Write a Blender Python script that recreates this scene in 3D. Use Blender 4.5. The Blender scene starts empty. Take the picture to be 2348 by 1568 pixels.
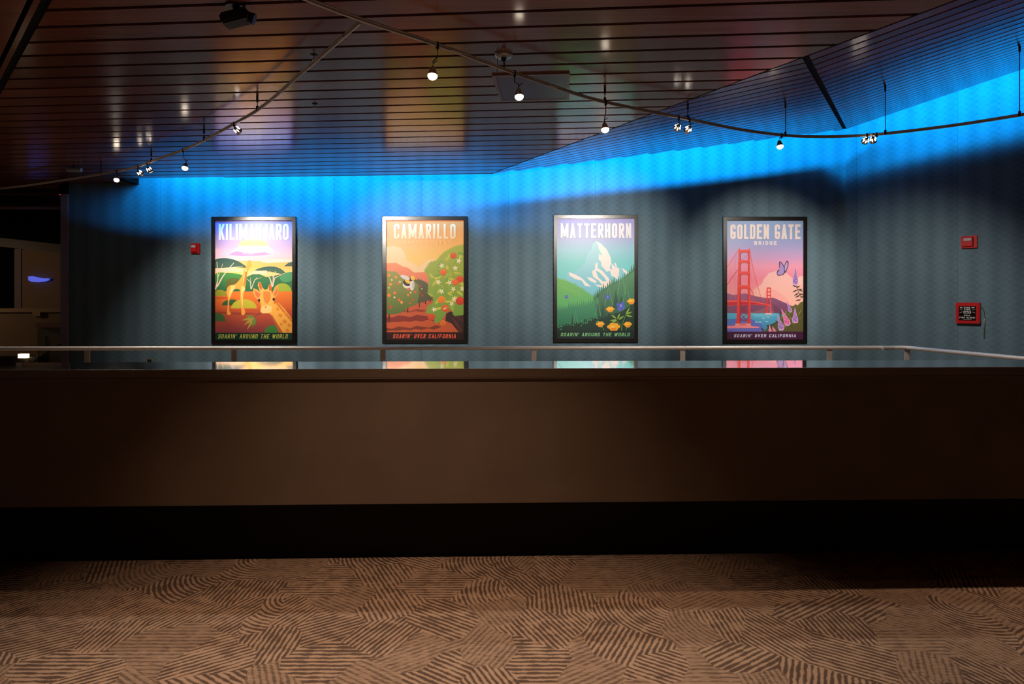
import bpy, bmesh, math, random
from mathutils import Vector, Matrix
from mathutils.geometry import tessellate_polygon
random.seed(7)
S = bpy.context.scene
COL = S.collection
PI = math.pi

# ------------------------------------------------------------------ camera
F = 1565.0            # focal length in pixels of a 2348 wide frame
EYE = 1.45
HX, HY = 1174.0, 690.0
cam_d = bpy.data.cameras.new('camera')
cam = bpy.data.objects.new('camera', cam_d)
COL.objects.link(cam)
cam.location = (0, 0, EYE)
cam.rotation_euler = (PI / 2, 0, 0)
cam_d.sensor_width = 36.0
cam_d.lens = 36.0 * F / 2348.0
cam_d.shift_y = -94.0 / 2348.0
cam_d.clip_end = 100
S.camera = cam
S.view_settings.view_transform = 'Standard'
S.view_settings.look = 'None'
S.view_settings.gamma = 1.0
S.view_settings.use_curve_mapping = False
S.view_settings.exposure = 0.0

# ------------------------------------------------------------------ world
w = bpy.data.worlds.new('world')
S.world = w
w.use_nodes = True
w.node_tree.nodes['Background'].inputs[0].default_value = (0.8, 0.78, 0.85, 1)
w.node_tree.nodes['Background'].inputs[1].default_value = 0.022


def P(x, y, Y):
    """world point seen at photo pixel x, y at distance Y"""
    return Vector(((x - HX) / F * Y, Y, EYE + (HY - y) / F * Y))


def srgb(r, g, b):
    def f(c):
        c /= 255.0
        return c / 12.92 if c <= 0.04045 else ((c + 0.055) / 1.055) ** 2.4
    return (f(r), f(g), f(b), 1.0)


# ------------------------------------------------------------------ lights
def aim(o, target):
    d = Vector(target) - o.location
    o.rotation_euler = d.to_track_quat('-Z', 'Y').to_euler()


def spot(name, loc, target, power, size, blend, color, radius=0.03):
    l = bpy.data.lights.new(name, 'SPOT')
    l.energy = power
    l.spot_size = math.radians(size)
    l.spot_blend = blend
    l.color = color
    l.shadow_soft_size = radius
    o = bpy.data.objects.new(name, l)
    COL.objects.link(o)
    o.location = loc
    aim(o, target)
    return o


def strip(name, a, b, target_dir, power, color, h=0.05):
    a, b = Vector(a), Vector(b)
    l = bpy.data.lights.new(name, 'AREA')
    l.shape = 'RECTANGLE'
    L = (b - a).length
    l.size = L
    l.size_y = h
    l.energy = power * L
    l.color = color
    o = bpy.data.objects.new(name, l)
    COL.objects.link(o)
    o.location = (a + b) / 2
    x = (b - a).normalized()
    z = -Vector(target_dir).normalized()
    z = (z - x * z.dot(x)).normalized()
    y = z.cross(x)
    o.rotation_euler = Matrix((x, y, z)).transposed().to_euler()
    return o


WALL_Y = 10.7
ZC = EYE + 1.84                     # flat ceiling
A = Vector((-0.31, 9.90, ZC))       # corner where the folded facet starts
B = Vector((2.21, 5.14, ZC))        # apex of the fold
E = Vector((4.88, 10.0, EYE + 2.51))
C2 = B + Vector((0.529, -1, 0)) * 5.5
F2 = E + Vector((0.878, -1, 0.212)) * 4.0
CORNER = Vector((5.23, WALL_Y, 0))
WU = Vector((0.66, -0.7513, 0)).normalized()      # right wall direction
WN = Vector((-0.7513, -0.66, 0)).normalized()     # its normal, into the room
L1 = Vector((-5.84, 10.28, ZC))

BLUE = (0.0, 0.37, 1.0)
CB = 50.0
strip('cove_light', (-5.6, 10.09, ZC + 0.42), (-0.45, 9.66, ZC + 0.28), (0, 1, -0.25), CB, BLUE)
strip('cove_light', (-0.35, 9.60, ZC + 0.19), (4.65, 9.66, ZC + 0.93), (0, 1, -0.25), CB * 1.25, BLUE)
e1 = E + WN * 0.26 + Vector((0, 0, 0.28))
strip('cove_light', e1 + WU * 0.1, e1 + WU * 4.6 + Vector((0, 0, 0.86)), -WN + Vector((0, 0, -0.25)), CB * 1.1, BLUE)

WARM = (1.0, 0.91, 0.80)
WARM2 = (1.0, 0.68, 0.47)
spot('walkway_downlight_lamp', (-0.5, 2.4, 3.22), (-0.5, 2.7, 0), 240, 74, 0.9, WARM2, 0.05)
spot('walkway_downlight_lamp', (4.1, 4.42, 3.0), (2.4, 2.2, 0), 230, 115, 0.8, WARM2, 0.02)
spot('walkway_downlight_lamp', (-4.2, 3.98, 3.0), (-2.2, 2.6, 0), 42, 115, 0.8, WARM2, 0.02)

# ------------------------------------------------------------------ materials
def newmat(name):
    m = bpy.data.materials.new(name)
    m.use_nodes = True
    nt = m.node_tree
    return m, nt, nt.nodes['Principled BSDF']


def mat(name, col, rough=0.5, metal=0.0, spec=0.5, emit=None, estr=0.0, var=0.08, scale=20, coat=0.0):
    m, nt, b = newmat(name)
    if var:
        tc = nt.nodes.new('ShaderNodeTexCoord')
        n = nt.nodes.new('ShaderNodeTexNoise')
        n.inputs['Scale'].default_value = scale
        nt.links.new(tc.outputs['Object'], n.inputs['Vector'])
        mr = nt.nodes.new('ShaderNodeMapRange')
        mr.inputs[3].default_value = 1 - var
        mr.inputs[4].default_value = 1 + var
        nt.links.new(n.outputs['Fac'], mr.inputs[0])
        vm = nt.nodes.new('ShaderNodeVectorMath')
        vm.operation = 'SCALE'
        vm.inputs[0].default_value = col[:3]
        nt.links.new(mr.outputs[0], vm.inputs['Scale'])
        nt.links.new(vm.outputs[0], b.inputs['Base Color'])
    else:
        b.inputs['Base Color'].default_value = (*col[:3], 1)
    b.inputs['Roughness'].default_value = rough
    b.inputs['Metallic'].default_value = metal
    b.inputs['Specular IOR Level'].default_value = spec
    b.inputs['Coat Weight'].default_value = coat
    if emit:
        b.inputs['Emission Color'].default_value = (*emit[:3], 1)
        b.inputs['Emission Strength'].default_value = estr
    return m


def node(nt, t, **kw):
    n = nt.nodes.new(t)
    for k, v in kw.items():
        setattr(n, k, v)
    return n


def mth(nt, op, a, b=None, c=None):
    n = nt.nodes.new('ShaderNodeMath')
    n.operation = op
    for i, v in enumerate((a, b, c)):
        if v is None:
            continue
        if isinstance(v, (int, float)):
            n.inputs[i].default_value = v
        else:
            nt.links.new(v, n.inputs[i])
    return n.outputs[0]


def mixc(nt, fac, a, b):
    n = nt.nodes.new('ShaderNodeMix')
    n.data_type = 'RGBA'
    for s, v in ((n.inputs[0], fac), (n.inputs[6], a), (n.inputs[7], b)):
        if isinstance(v, (int, float)):
            s.default_value = v
        elif isinstance(v, tuple):
            s.default_value = v if len(v) == 4 else (*v, 1)
        else:
            nt.links.new(v, s)
    return n.outputs[2]


def wood_mat(name, col, rough=0.17):
    m, nt, b = newmat(name)
    oi = node(nt, 'ShaderNodeAttribute', attribute_name='board')
    n = node(nt, 'ShaderNodeTexNoise')
    n.inputs['Scale'].default_value = 2.0
    n.inputs['Detail'].default_value = 4
    mp = node(nt, 'ShaderNodeMapping')
    mp.inputs['Scale'].default_value = (0.5, 14, 1)
    tc = node(nt, 'ShaderNodeTexCoord')
    nt.links.new(tc.outputs['Object'], mp.inputs[0])
    nt.links.new(mp.outputs[0], n.inputs['Vector'])
    v = mth(nt, 'MULTIPLY_ADD', oi.outputs['Fac'], 0.5, 0.55)
    v = mth(nt, 'MULTIPLY', v, mth(nt, 'MULTIPLY_ADD', n.outputs['Fac'], 0.7, 0.65))
    c = mixc(nt, v, (0, 0, 0), (col[0] * 1.3, col[1] * 1.3, col[2] * 1.3))
    nt.links.new(c, b.inputs['Base Color'])
    b.inputs['Roughness'].default_value = rough
    b.inputs['IOR'].default_value = 1.6
    nt.links.new(mth(nt, 'MULTIPLY_ADD', n.outputs['Fac'], 0.08, rough - 0.04), b.inputs['Roughness'])
    return m


def wallpaper_mat(name='teal_wallpaper'):
    m, nt, b = newmat(name)
    uv = node(nt, 'ShaderNodeUVMap')
    sp = node(nt, 'ShaderNodeSeparateXYZ')
    nt.links.new(uv.outputs[0], sp.inputs[0])
    u, v = sp.outputs[0], sp.outputs[1]
    nz = node(nt, 'ShaderNodeTexNoise')
    nz.inputs['Scale'].default_value = 9.0
    nz.inputs['Detail'].default_value = 3
    nt.links.new(uv.outputs[0], nz.inputs['Vector'])
    # staggered pebbles
    a = mth(nt, 'COSINE', mth(nt, 'MULTIPLY', u, 2 * PI / 0.127))
    c = mth(nt, 'COSINE', mth(nt, 'MULTIPLY', v, 2 * PI / 0.083))
    peb = mth(nt, 'MULTIPLY', a, c)
    a2 = mth(nt, 'COSINE', mth(nt, 'MULTIPLY', u, 2 * PI / 0.0635))
    c2 = mth(nt, 'COSINE', mth(nt, 'MULTIPLY', v, 2 * PI / 0.083))
    peb = mth(nt, 'ADD', peb, mth(nt, 'MULTIPLY', mth(nt, 'MULTIPLY', a2, c2), 0.4))
    # vertical bands
    band = mth(nt, 'COSINE', mth(nt, 'MULTIPLY', u, 2 * PI / 0.262))
    # weave
    wv = node(nt, 'ShaderNodeTexNoise')
    wv.inputs['Scale'].default_value = 1.0
    wv.inputs['Detail'].default_value = 2
    mp = node(nt, 'ShaderNodeMapping')
    mp.inputs['Scale'].default_value = (240, 40, 1)
    nt.links.new(uv.outputs[0], mp.inputs[0])
    nt.links.new(mp.outputs[0], wv.inputs['Vector'])
    wv2 = node(nt, 'ShaderNodeTexNoise')
    wv2.inputs['Scale'].default_value = 1.0
    mp2 = node(nt, 'ShaderNodeMapping')
    mp2.inputs['Scale'].default_value = (30, 260, 1)
    nt.links.new(uv.outputs[0], mp2.inputs[0])
    nt.links.new(mp2.outputs[0], wv2.inputs['Vector'])
    s = mth(nt, 'MULTIPLY_ADD', peb, 0.075, 1.0)
    s = mth(nt, 'ADD', s, mth(nt, 'MULTIPLY', band, 0.10))
    s = mth(nt, 'ADD', s, mth(nt, 'MULTIPLY', mth(nt, 'SUBTRACT', wv.outputs['Fac'], 0.5), 0.5))
    s = mth(nt, 'ADD', s, mth(nt, 'MULTIPLY', mth(nt, 'SUBTRACT', wv2.outputs['Fac'], 0.5), 0.4))
    s = mth(nt, 'ADD', s, mth(nt, 'MULTIPLY', mth(nt, 'SUBTRACT', nz.outputs['Fac'], 0.5), 0.2))
    # seams between drops of paper
    sm = mth(nt, 'FRACT', mth(nt, 'DIVIDE', mth(nt, 'SUBTRACT', u, 1.3055 - 0.006), 1.3625))
    seam = mth(nt, 'LESS_THAN', sm, 0.006)
    s = mth(nt, 'MULTIPLY', s, mth(nt, 'MULTIPLY_ADD', seam, -0.28, 1.0))
    col = mixc(nt, mth(nt, 'MULTIPLY', s, 0.5), (0, 0, 0), (0.22, 0.345, 0.42))
    nt.links.new(col, b.inputs['Base Color'])
    b.inputs['Roughness'].default_value = 0.75
    b.inputs['Specular IOR Level'].default_value = 0.2
    return m


def carpet_mat():
    m, nt, b = newmat('striped_carpet')
    tc = node(nt, 'ShaderNodeTexCoord')
    # slightly wobbly position
    nz = node(nt, 'ShaderNodeTexNoise')
    nz.inputs['Scale'].default_value = 22
    nz.inputs['Detail'].default_value = 3
    nt.links.new(tc.outputs['Object'], nz.inputs['Vector'])
    off = node(nt, 'ShaderNodeVectorMath', operation='SCALE')
    sub = node(nt, 'ShaderNodeVectorMath', operation='SUBTRACT')
    sub.inputs[1].default_value = (0.5, 0.5, 0.5)
    nt.links.new(nz.outputs['Color'], sub.inputs[0])
    nt.links.new(sub.outputs[0], off.inputs[0])
    off.inputs['Scale'].default_value = 0.012
    add = node(nt, 'ShaderNodeVectorMath', operation='ADD')
    nt.links.new(tc.outputs['Object'], add.inputs[0])
    nt.links.new(off.outputs[0], add.inputs[1])
    mp = node(nt, 'ShaderNodeMapping')
    mp.inputs['Scale'].default_value = (1.0, 0.80, 1.0)
    nt.links.new(add.outputs[0], mp.inputs[0])
    vo = node(nt, 'ShaderNodeTexVoronoi', voronoi_dimensions='2D', distance='CHEBYCHEV')
    vo.inputs['Scale'].default_value = 4.3
    vo.inputs['Randomness'].default_value = 0.95
    mr = node(nt, 'ShaderNodeMapping')
    mr.inputs['Rotation'].default_value = (0, 0, 0.52)
    nt.links.new(mp.outputs[0], mr.inputs[0])
    nt.links.new(mr.outputs[0], vo.inputs['Vector'])
    cs = node(nt, 'ShaderNodeSeparateColor')
    nt.links.new(vo.outputs['Color'], cs.inputs[0])
    sp = node(nt, 'ShaderNodeSeparateXYZ')
    nt.links.new(mp.outputs[0], sp.inputs[0])
    # quantised direction per patch
    ang = mth(nt, 'MULTIPLY', mth(nt, 'FLOOR', mth(nt, 'MULTIPLY', cs.outputs[0], 6.0)), PI / 6)
    k = 2 * PI / 0.0228
    lin = mth(nt, 'ADD', mth(nt, 'MULTIPLY', sp.outputs[0], mth(nt, 'COSINE', ang)),
              mth(nt, 'MULTIPLY', sp.outputs[1], mth(nt, 'SINE', ang)))
    # arcs about the patch's own point
    dv = node(nt, 'ShaderNodeVectorMath', operation='DISTANCE')
    nt.links.new(mr.outputs[0], dv.inputs[0])
    ofs = node(nt, 'ShaderNodeVectorMath', operation='MULTIPLY_ADD')
    nt.links.new(vo.outputs['Color'], ofs.inputs[0])
    ofs.inputs[1].default_value = (0.42, 0.42, 0)
    nt.links.new(vo.outputs['Position'], ofs.inputs[2])
    of2 = node(nt, 'ShaderNodeVectorMath', operation='SUBTRACT')
    nt.links.new(ofs.outputs[0], of2.inputs[0])
    of2.inputs[1].default_value = (0.21, 0.21, 0)
    nt.links.new(of2.outputs[0], dv.inputs[1])
    arc = dv.outputs['Value']
    use = mth(nt, 'GREATER_THAN', cs.outputs[1], 0.80)
    ph = mth(nt, 'ADD', mth(nt, 'MULTIPLY', lin, mth(nt, 'SUBTRACT', 1.0, use)), mth(nt, 'MULTIPLY', arc, use))
    st = mth(nt, 'SINE', mth(nt, 'MULTIPLY', ph, k))
    # broken pile
    n2 = node(nt, 'ShaderNodeTexNoise')
    n2.inputs['Scale'].default_value = 15
    n2.inputs['Detail'].default_value = 4
    n2.inputs['Distortion'].default_value = 0.6
    nt.links.new(tc.outputs['Object'], n2.inputs['Vector'])
    n3 = node(nt, 'ShaderNodeTexNoise')
    n3.inputs['Scale'].default_value = 170
    n3.inputs['Detail'].default_value = 2
    nt.links.new(tc.outputs['Object'], n3.inputs['Vector'])
    th = mth(nt, 'ADD', st, mth(nt, 'MULTIPLY', mth(nt, 'SUBTRACT', n2.outputs['Fac'], 0.52), 4.2))
    th = mth(nt, 'ADD', th, mth(nt, 'MULTIPLY', mth(nt, 'SUBTRACT', cs.outputs[2], 0.5), 0.7))
    th = mth(nt, 'ADD', th, mth(nt, 'MULTIPLY', mth(nt, 'SUBTRACT', n3.outputs['Fac'], 0.5), 1.6))
    mr2 = node(nt, 'ShaderNodeMapRange', interpolation_type='SMOOTHSTEP')
    mr2.inputs[1].default_value = -0.7
    mr2.inputs[2].default_value = 0.75
    nt.links.new(th, mr2.inputs[0])
    # some patches are only a muddy heather, others crisp
    mud = mth(nt, 'MULTIPLY', mth(nt, 'LESS_THAN', cs.outputs[2], 0.36), 0.5)
    n4 = node(nt, 'ShaderNodeTexNoise')
    n4.inputs['Scale'].default_value = 1.0
    n4.inputs['Detail'].default_value = 4
    mp4 = node(nt, 'ShaderNodeMapping')
    mp4.inputs['Scale'].default_value = (26, 120, 1)
    nt.links.new(tc.outputs['Object'], mp4.inputs[0])
    nt.links.new(mp4.outputs[0], n4.inputs['Vector'])
    hz = mth(nt, 'MULTIPLY', mth(nt, 'SUBTRACT', n4.outputs['Fac'], 0.30), 2.9)
    fac = mth(nt, 'ADD', mth(nt, 'MULTIPLY', mr2.outputs[0], mth(nt, 'SUBTRACT', 1.0, mud)), mth(nt, 'MULTIPLY', hz, mud))
    fac = mth(nt, 'MAXIMUM', mth(nt, 'MINIMUM', fac, 1.0), 0.0)
    col = mixc(nt, fac, (0.40, 0.27, 0.18), (0.055, 0.037, 0.029))
    col2 = mixc(nt, mth(nt, 'MULTIPLY', n3.outputs['Fac'], 0.5), col, (0.22, 0.14, 0.10))
    nt.links.new(col2, b.inputs['Base Color'])
    b.inputs['Roughness'].default_value = 0.95
    b.inputs['Specular IOR Level'].default_value = 0.05
    bp = node(nt, 'ShaderNodeBump')
    bp.inputs['Strength'].default_value = 0.4
    bp.inputs['Distance'].default_value = 0.004
    nt.links.new(mth(nt, 'SUBTRACT', n3.outputs['Fac'], mth(nt, 'MULTIPLY', fac, 0.6)), bp.inputs['Height'])
    nt.links.new(bp.outputs[0], b.inputs['Normal'])
    return m


def fabric_mat():
    m, nt, b = newmat('brown_woven_cladding')
    tc = node(nt, 'ShaderNodeTexCoord')
    sp = node(nt, 'ShaderNodeSeparateXYZ')
    nt.links.new(tc.outputs['Object'], sp.inputs[0])
    a = mth(nt, 'SINE', mth(nt, 'MULTIPLY', mth(nt, 'ADD', sp.outputs[0], sp.outputs[2]), 2 * PI / 0.009))
    c = mth(nt, 'SINE', mth(nt, 'MULTIPLY', mth(nt, 'SUBTRACT', sp.outputs[0], sp.outputs[2]), 2 * PI / 0.009))
    n = node(nt, 'ShaderNodeTexNoise')
    n.inputs['Scale'].default_value = 3
    n.inputs['Detail'].default_value = 5
    nt.links.new(tc.outputs['Object'], n.inputs['Vector'])
    s = mth(nt, 'ADD', mth(nt, 'MULTIPLY_ADD', mth(nt, 'MULTIPLY', a, c), 0.05, 0.5),
            mth(nt, 'MULTIPLY', mth(nt, 'SUBTRACT', n.outputs['Fac'], 0.5), 0.25))
    col = mixc(nt, s, (0, 0, 0), (0.31, 0.215, 0.15))
    nt.links.new(col, b.inputs['Base Color'])
    b.inputs['Roughness'].default_value = 0.7
    b.inputs['Specular IOR Level'].default_value = 0.25
    return m


def print_mat():
    m, nt, b = newmat('printed_poster_paper')
    at = node(nt, 'ShaderNodeAttribute', attribute_name='Col')
    n = node(nt, 'ShaderNodeTexNoise')
    n.inputs['Scale'].default_value = 120
    tc = node(nt, 'ShaderNodeTexCoord')
    nt.links.new(tc.outputs['Object'], n.inputs['Vector'])
    vm = node(nt, 'ShaderNodeVectorMath', operation='SCALE')
    nt.links.new(at.outputs['Color'], vm.inputs[0])
    nt.links.new(mth(nt, 'MULTIPLY_ADD', n.outputs['Fac'], 0.06, 0.93), vm.inputs['Scale'])
    nt.links.new(vm.outputs[0], b.inputs['Base Color'])
    b.inputs['Roughness'].default_value = 0.38
    b.inputs['Specular IOR Level'].default_value = 0.45
    return m


M = {}
M['wood'] = wood_mat('red_brown_ceiling_board', (0.18, 0.056, 0.032))
M['paper'] = wallpaper_mat()
M['carpet'] = carpet_mat()
M['fabric'] = fabric_mat()
M['print'] = print_mat()
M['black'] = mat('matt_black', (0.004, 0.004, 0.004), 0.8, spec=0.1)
M['plenum'] = mat('dark_plenum', (0.006, 0.004, 0.004), 0.9, spec=0.05)
M['kick'] = mat('black_kick_panel', (0.006, 0.006, 0.006), 0.55, spec=0.2)
M['frame'] = mat('black_poster_frame', (0.008, 0.006, 0.005), 0.27, spec=0.6)
M['mirror'] = mat('polished_cap', (0.78, 0.80, 0.84), 0.05, metal=1.0, var=0.03, scale=3)
M['lip'] = mat('brushed_bronze_lip', (0.34, 0.25, 0.18), 0.34, metal=0.75, var=0.1, scale=6)
M['steel'] = mat('brushed_steel_rail', (0.78, 0.70, 0.62), 0.42, metal=0.35, var=0.05)
M['postm'] = mat('steel_post', (0.60, 0.54, 0.48), 0.4, metal=0.3)
M['track'] = mat('satin_nickel_track', (0.46, 0.40, 0.35), 0.4, metal=0.4)
M['chrome'] = mat('chrome', (0.7, 0.68, 0.66), 0.12, metal=1.0, var=0)
M['dark'] = mat('dark_metal', (0.03, 0.03, 0.035), 0.4, metal=0.6)
M['canopy'] = mat('nickel_canopy', (0.5, 0.46, 0.42), 0.3, metal=0.8)
M['hatch'] = mat('brown_access_panel', (0.10, 0.036, 0.024), 0.35, spec=0.45)
M['hatchf'] = mat('access_panel_trim', (0.22, 0.12, 0.095), 0.4, spec=0.4)
M['bulb'] = mat('lit_lamp_lens', (1, 1, 1), 0.3, emit=(1.0, 0.82, 0.62), estr=14, var=0)
M['slot'] = mat('lamp_light_slot', (1, 1, 1), 0.3, emit=(1.0, 0.86, 0.72), estr=9, var=0)
M['red'] = mat('red_alarm_plastic', (0.50, 0.012, 0.014), 0.25, spec=0.5, var=0.04)
M['lens'] = mat('strobe_lens', (0.45, 0.40, 0.40), 0.1, spec=0.8, var=0)
M['white'] = mat('white_lettering', (0.75, 0.72, 0.68), 0.5, var=0)
M['chain'] = mat('steel_chain', (0.40, 0.38, 0.36), 0.3, metal=0.9, var=0)
M['brass'] = mat('brass_plate', (0.45, 0.32, 0.16), 0.35, metal=0.7)
M['pillar'] = mat('mirror_pillar', (0.50, 0.42, 0.46), 0.12, metal=0.6, var=0)
M['tan'] = mat('tan_partition', (0.21, 0.13, 0.075), 0.7)
M['tanedge'] = mat('mauve_partition_edge', (0.17, 0.13, 0.15), 0.6)
M['brownwall'] = mat('brown_low_wall', (0.20, 0.13, 0.08), 0.7)
M['ledge'] = mat('bronze_ledge', (0.36, 0.26, 0.16), 0.35)
M['pink'] = mat('rosewood_counter', (0.36, 0.17, 0.14), 0.4)
M['green'] = mat('grey_green_counter_panel', (0.19, 0.18, 0.13), 0.3)
M['beam'] = mat('dark_beam', (0.022, 0.013, 0.011), 0.5)
M['beamr'] = mat('brown_beam', (0.11, 0.06, 0.045), 0.45)
M['bluel'] = mat('blue_light_tube', (0.05, 0.1, 0.9), 0.4, emit=(0.09, 0.15, 1.0), estr=0.6, var=0)
M['warml'] = mat('warm_step_lamp', (1, 0.9, 0.7), 0.4, emit=(1.0, 0.82, 0.5), estr=2.2, var=0)
M['redl'] = mat('red_indicator', (0.8, 0.02, 0.03), 0.4, emit=(1.0, 0.03, 0.05), estr=0.6, var=0)
M['bluegrey'] = mat('pale_grey_plastic', (0.32, 0.38, 0.42), 0.4)


# ------------------------------------------------------------------ mesh helpers
def link(name, me, m=None, parent=None):
    o = bpy.data.objects.new(name, me)
    COL.objects.link(o)
    if m is not None:
        me.materials.append(m)
    if parent is not None:
        o.parent = parent
    return o


def obj(name, bm, m, parent=None, smooth=False, bevel=0.0):
    bmesh.ops.recalc_face_normals(bm, faces=bm.faces)
    if bevel:
        bmesh.ops.bevel(bm, geom=[e for e in bm.edges], offset=bevel, segments=2, affect='EDGES', clamp_overlap=True)
    me = bpy.data.meshes.new(name)
    bm.to_mesh(me)
    bm.free()
    if smooth:
        for p in me.polygons:
            p.use_smooth = True
        me.set_sharp_from_angle(angle=math.radians(35))
    return link(name, me, m, parent)


def box(bm, x0, x1, y0, y1, z0, z1, mx=None):
    vs = [bm.verts.new((x, y, z)) for x in (x0, x1) for y in (y0, y1) for z in (z0, z1)]
    for f in ((0, 1, 3, 2), (4, 6, 7, 5), (0, 4, 5, 1), (2, 3, 7, 6), (0, 2, 6, 4), (1, 5, 7, 3)):
        bm.faces.new([vs[i] for i in f])
    if mx is not None:
        for v in vs:
            v.co = mx @ v.co
    return vs


def tube(bm, pts, r, seg=12, cap=True):
    pts = [Vector(p) for p in pts]
    rings = []
    n = len(pts)
    up = Vector((0, 0, 1))
    for i, p in enumerate(pts):
        d = (pts[min(i + 1, n - 1)] - pts[max(i - 1, 0)]).normalized()
        u = up if abs(d.z) < 0.95 else Vector((1, 0, 0))
        a = d.cross(u).normalized()
        b = a.cross(d).normalized()
        rr = r[i] if isinstance(r, (list, tuple)) else r
        rings.append([bm.verts.new(p + (a * math.cos(t) + b * math.sin(t)) * rr)
                      for t in (2 * PI * k / seg for k in range(seg))])
    for i in range(n - 1):
        for k in range(seg):
            bm.faces.new((rings[i][k], rings[i][(k + 1) % seg], rings[i + 1][(k + 1) % seg], rings[i + 1][k]))
    if cap:
        bm.faces.new(rings[0])
        bm.faces.new(rings[-1][::-1])


def thing(name, label, cat, loc=(0, 0, 0), rz=0, group=None):
    o = bpy.data.objects.new(name, None)
    o.empty_display_size = 0.1
    COL.objects.link(o)
    o.location = loc
    o.rotation_euler = (0, 0, rz)
    tag(o, label, cat, group)
    return o


def tag(o, label, cat, group=None):
    o['label'] = label
    o['category'] = cat
    if group:
        o['group'] = group
    return o


def struct(o):
    o['kind'] = 'structure'
    return o


def clip(poly, a, b, c):
    """keep a*x+b*y<=c"""
    out = []
    for i in range(len(poly)):
        p, q = poly[i], poly[(i + 1) % len(poly)]
        dp, dq = a * p[0] + b * p[1] - c, a * q[0] + b * q[1] - c
        if dp <= 0:
            out.append(p)
        if dp * dq < 0:
            t = dp / (dp - dq)
            out.append((p[0] + (q[0] - p[0]) * t, p[1] + (q[1] - p[1]) * t))
    return out


def halfplane(p, q, inside, off=0.0):
    """half plane bounded by p-q that contains inside, pulled in by off"""
    n = Vector((q[1] - p[1], p[0] - q[0])).normalized()
    c = n.x * p[0] + n.y * p[1]
    if n.x * inside[0] + n.y * inside[1] > c:
        n = -n
        c = -c
    return (n.x, n.y, c - off)


def slab(bm, lay, poly, zf, th, val):
    if len(poly) < 3:
        return
    lo = [bm.verts.new((x, y, zf(x, y))) for x, y in poly]
    hi = [bm.verts.new((x, y, zf(x, y) + th)) for x, y in poly]
    fs = [bm.faces.new(lo), bm.faces.new(hi[::-1])]
    n = len(poly)
    for i in range(n):
        fs.append(bm.faces.new((lo[i], hi[i], hi[(i + 1) % n], lo[(i + 1) % n])))
    for f in fs:
        f[lay] = val


def boards(name, m, ang, pitch, gap, phase, planes, zf, ext=16.0, endcut=None, rng=(-40, 60)):
    """parallel ceiling boards clipped to an area"""
    bm = bmesh.new()
    lay = bm.faces.layers.float.new('board')
    d = Vector((math.cos(ang), math.sin(ang)))
    n = Vector((-math.sin(ang), math.cos(ang)))
    for i in range(*rng):
        w0 = phase + i * pitch + gap / 2
        w1 = phase + (i + 1) * pitch - gap / 2
        poly = [tuple(n * w0 - d * ext), tuple(n * w0 + d * ext), tuple(n * w1 + d * ext), tuple(n * w1 - d * ext)]
        for a, b, c in planes:
            poly = clip(poly, a, b, c)
            if len(poly) < 3:
                break
        if endcut is not None and len(poly) >= 3:
            p, q = endcut
            mid = n * (w0 + w1) / 2
            e = Vector((q[0] - p[0], q[1] - p[1]))
            # d*t+mid on line p,q
            den = d.x * e.y - d.y * e.x
            t = ((p[0] - mid.x) * e.y - (p[1] - mid.y) * e.x) / den
            poly = clip(poly, -d.x, -d.y, -t)
        if len(poly) >= 3:
            slab(bm, lay, poly, zf, 0.014, random.random())
    me = bpy.data.meshes.new(name)
    bmesh.ops.recalc_face_normals(bm, faces=bm.faces)
    bm.to_mesh(me)
    bm.free()
    return link(name, me, m)


# ------------------------------------------------------------------ ceiling
flat = lambda x, y: ZC
TH = math.atan(0.079)
mid_in = (-1.0, 6.0)
LE0, LE1 = (-4.36, 5.82), (-2.85, 4.17)      # left crease
pl_crease = halfplane(A, B, mid_in, 0.012)
pl_left = halfplane(LE0, LE1, mid_in, 0.03)
pl_back = halfplane(L1, A, mid_in, 0.0)
common = [pl_crease, pl_left, (0, -1, 3.5)]
c1 = boards('ceiling', M['wood'], -TH, 0.248, 0.040, 4.08, common + [pl_back], flat, ext=25)
struct(c1)
nb = halfplane(L1, A, (0, 12), 0.0)
c1b = boards('ceiling', M['wood'], -TH, 0.248, 0.040, 4.08, [nb, (1, 0, -5.86), (0, 1, 11.2), pl_left,
             ], flat, ext=25)
# keep only what lies in front of the wall or left of its end
struct(c1b)
# left facet, boards along the left crease
la = math.atan2(LE0[1] - LE1[1], LE0[0] - LE1[0])
c1c = boards('ceiling', M['wood'], la, 0.215, 0.03, 0.0, [halfplane(LE0, LE1, (-8, 0), 0.02), (0, -1, 3.5), (-1, 0, 16), (0, 1, 11.2)],
             flat, ext=25, rng=(-80, 80))
struct(c1c)

nx, ny = 0.1279, 0.0677
zf2 = lambda x, y: ZC + nx * (x - A.x) + ny * (y - A.y)
in2 = ((A.x + B.x + E.x) / 3, (A.y + B.y + E.y) / 3)
edge0 = (A.x - 0.03, A.y + 0.005)
c2 = boards('ceiling', M['wood'], math.atan(-0.6), 0.205, 0.038, 0.03,
            [halfplane(A, B, in2, 0.012), halfplane(B, E, in2, 0.025)], zf2, ext=25, endcut=(edge0, (E.x, E.y)), rng=(-10, 80))
struct(c2)

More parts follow.
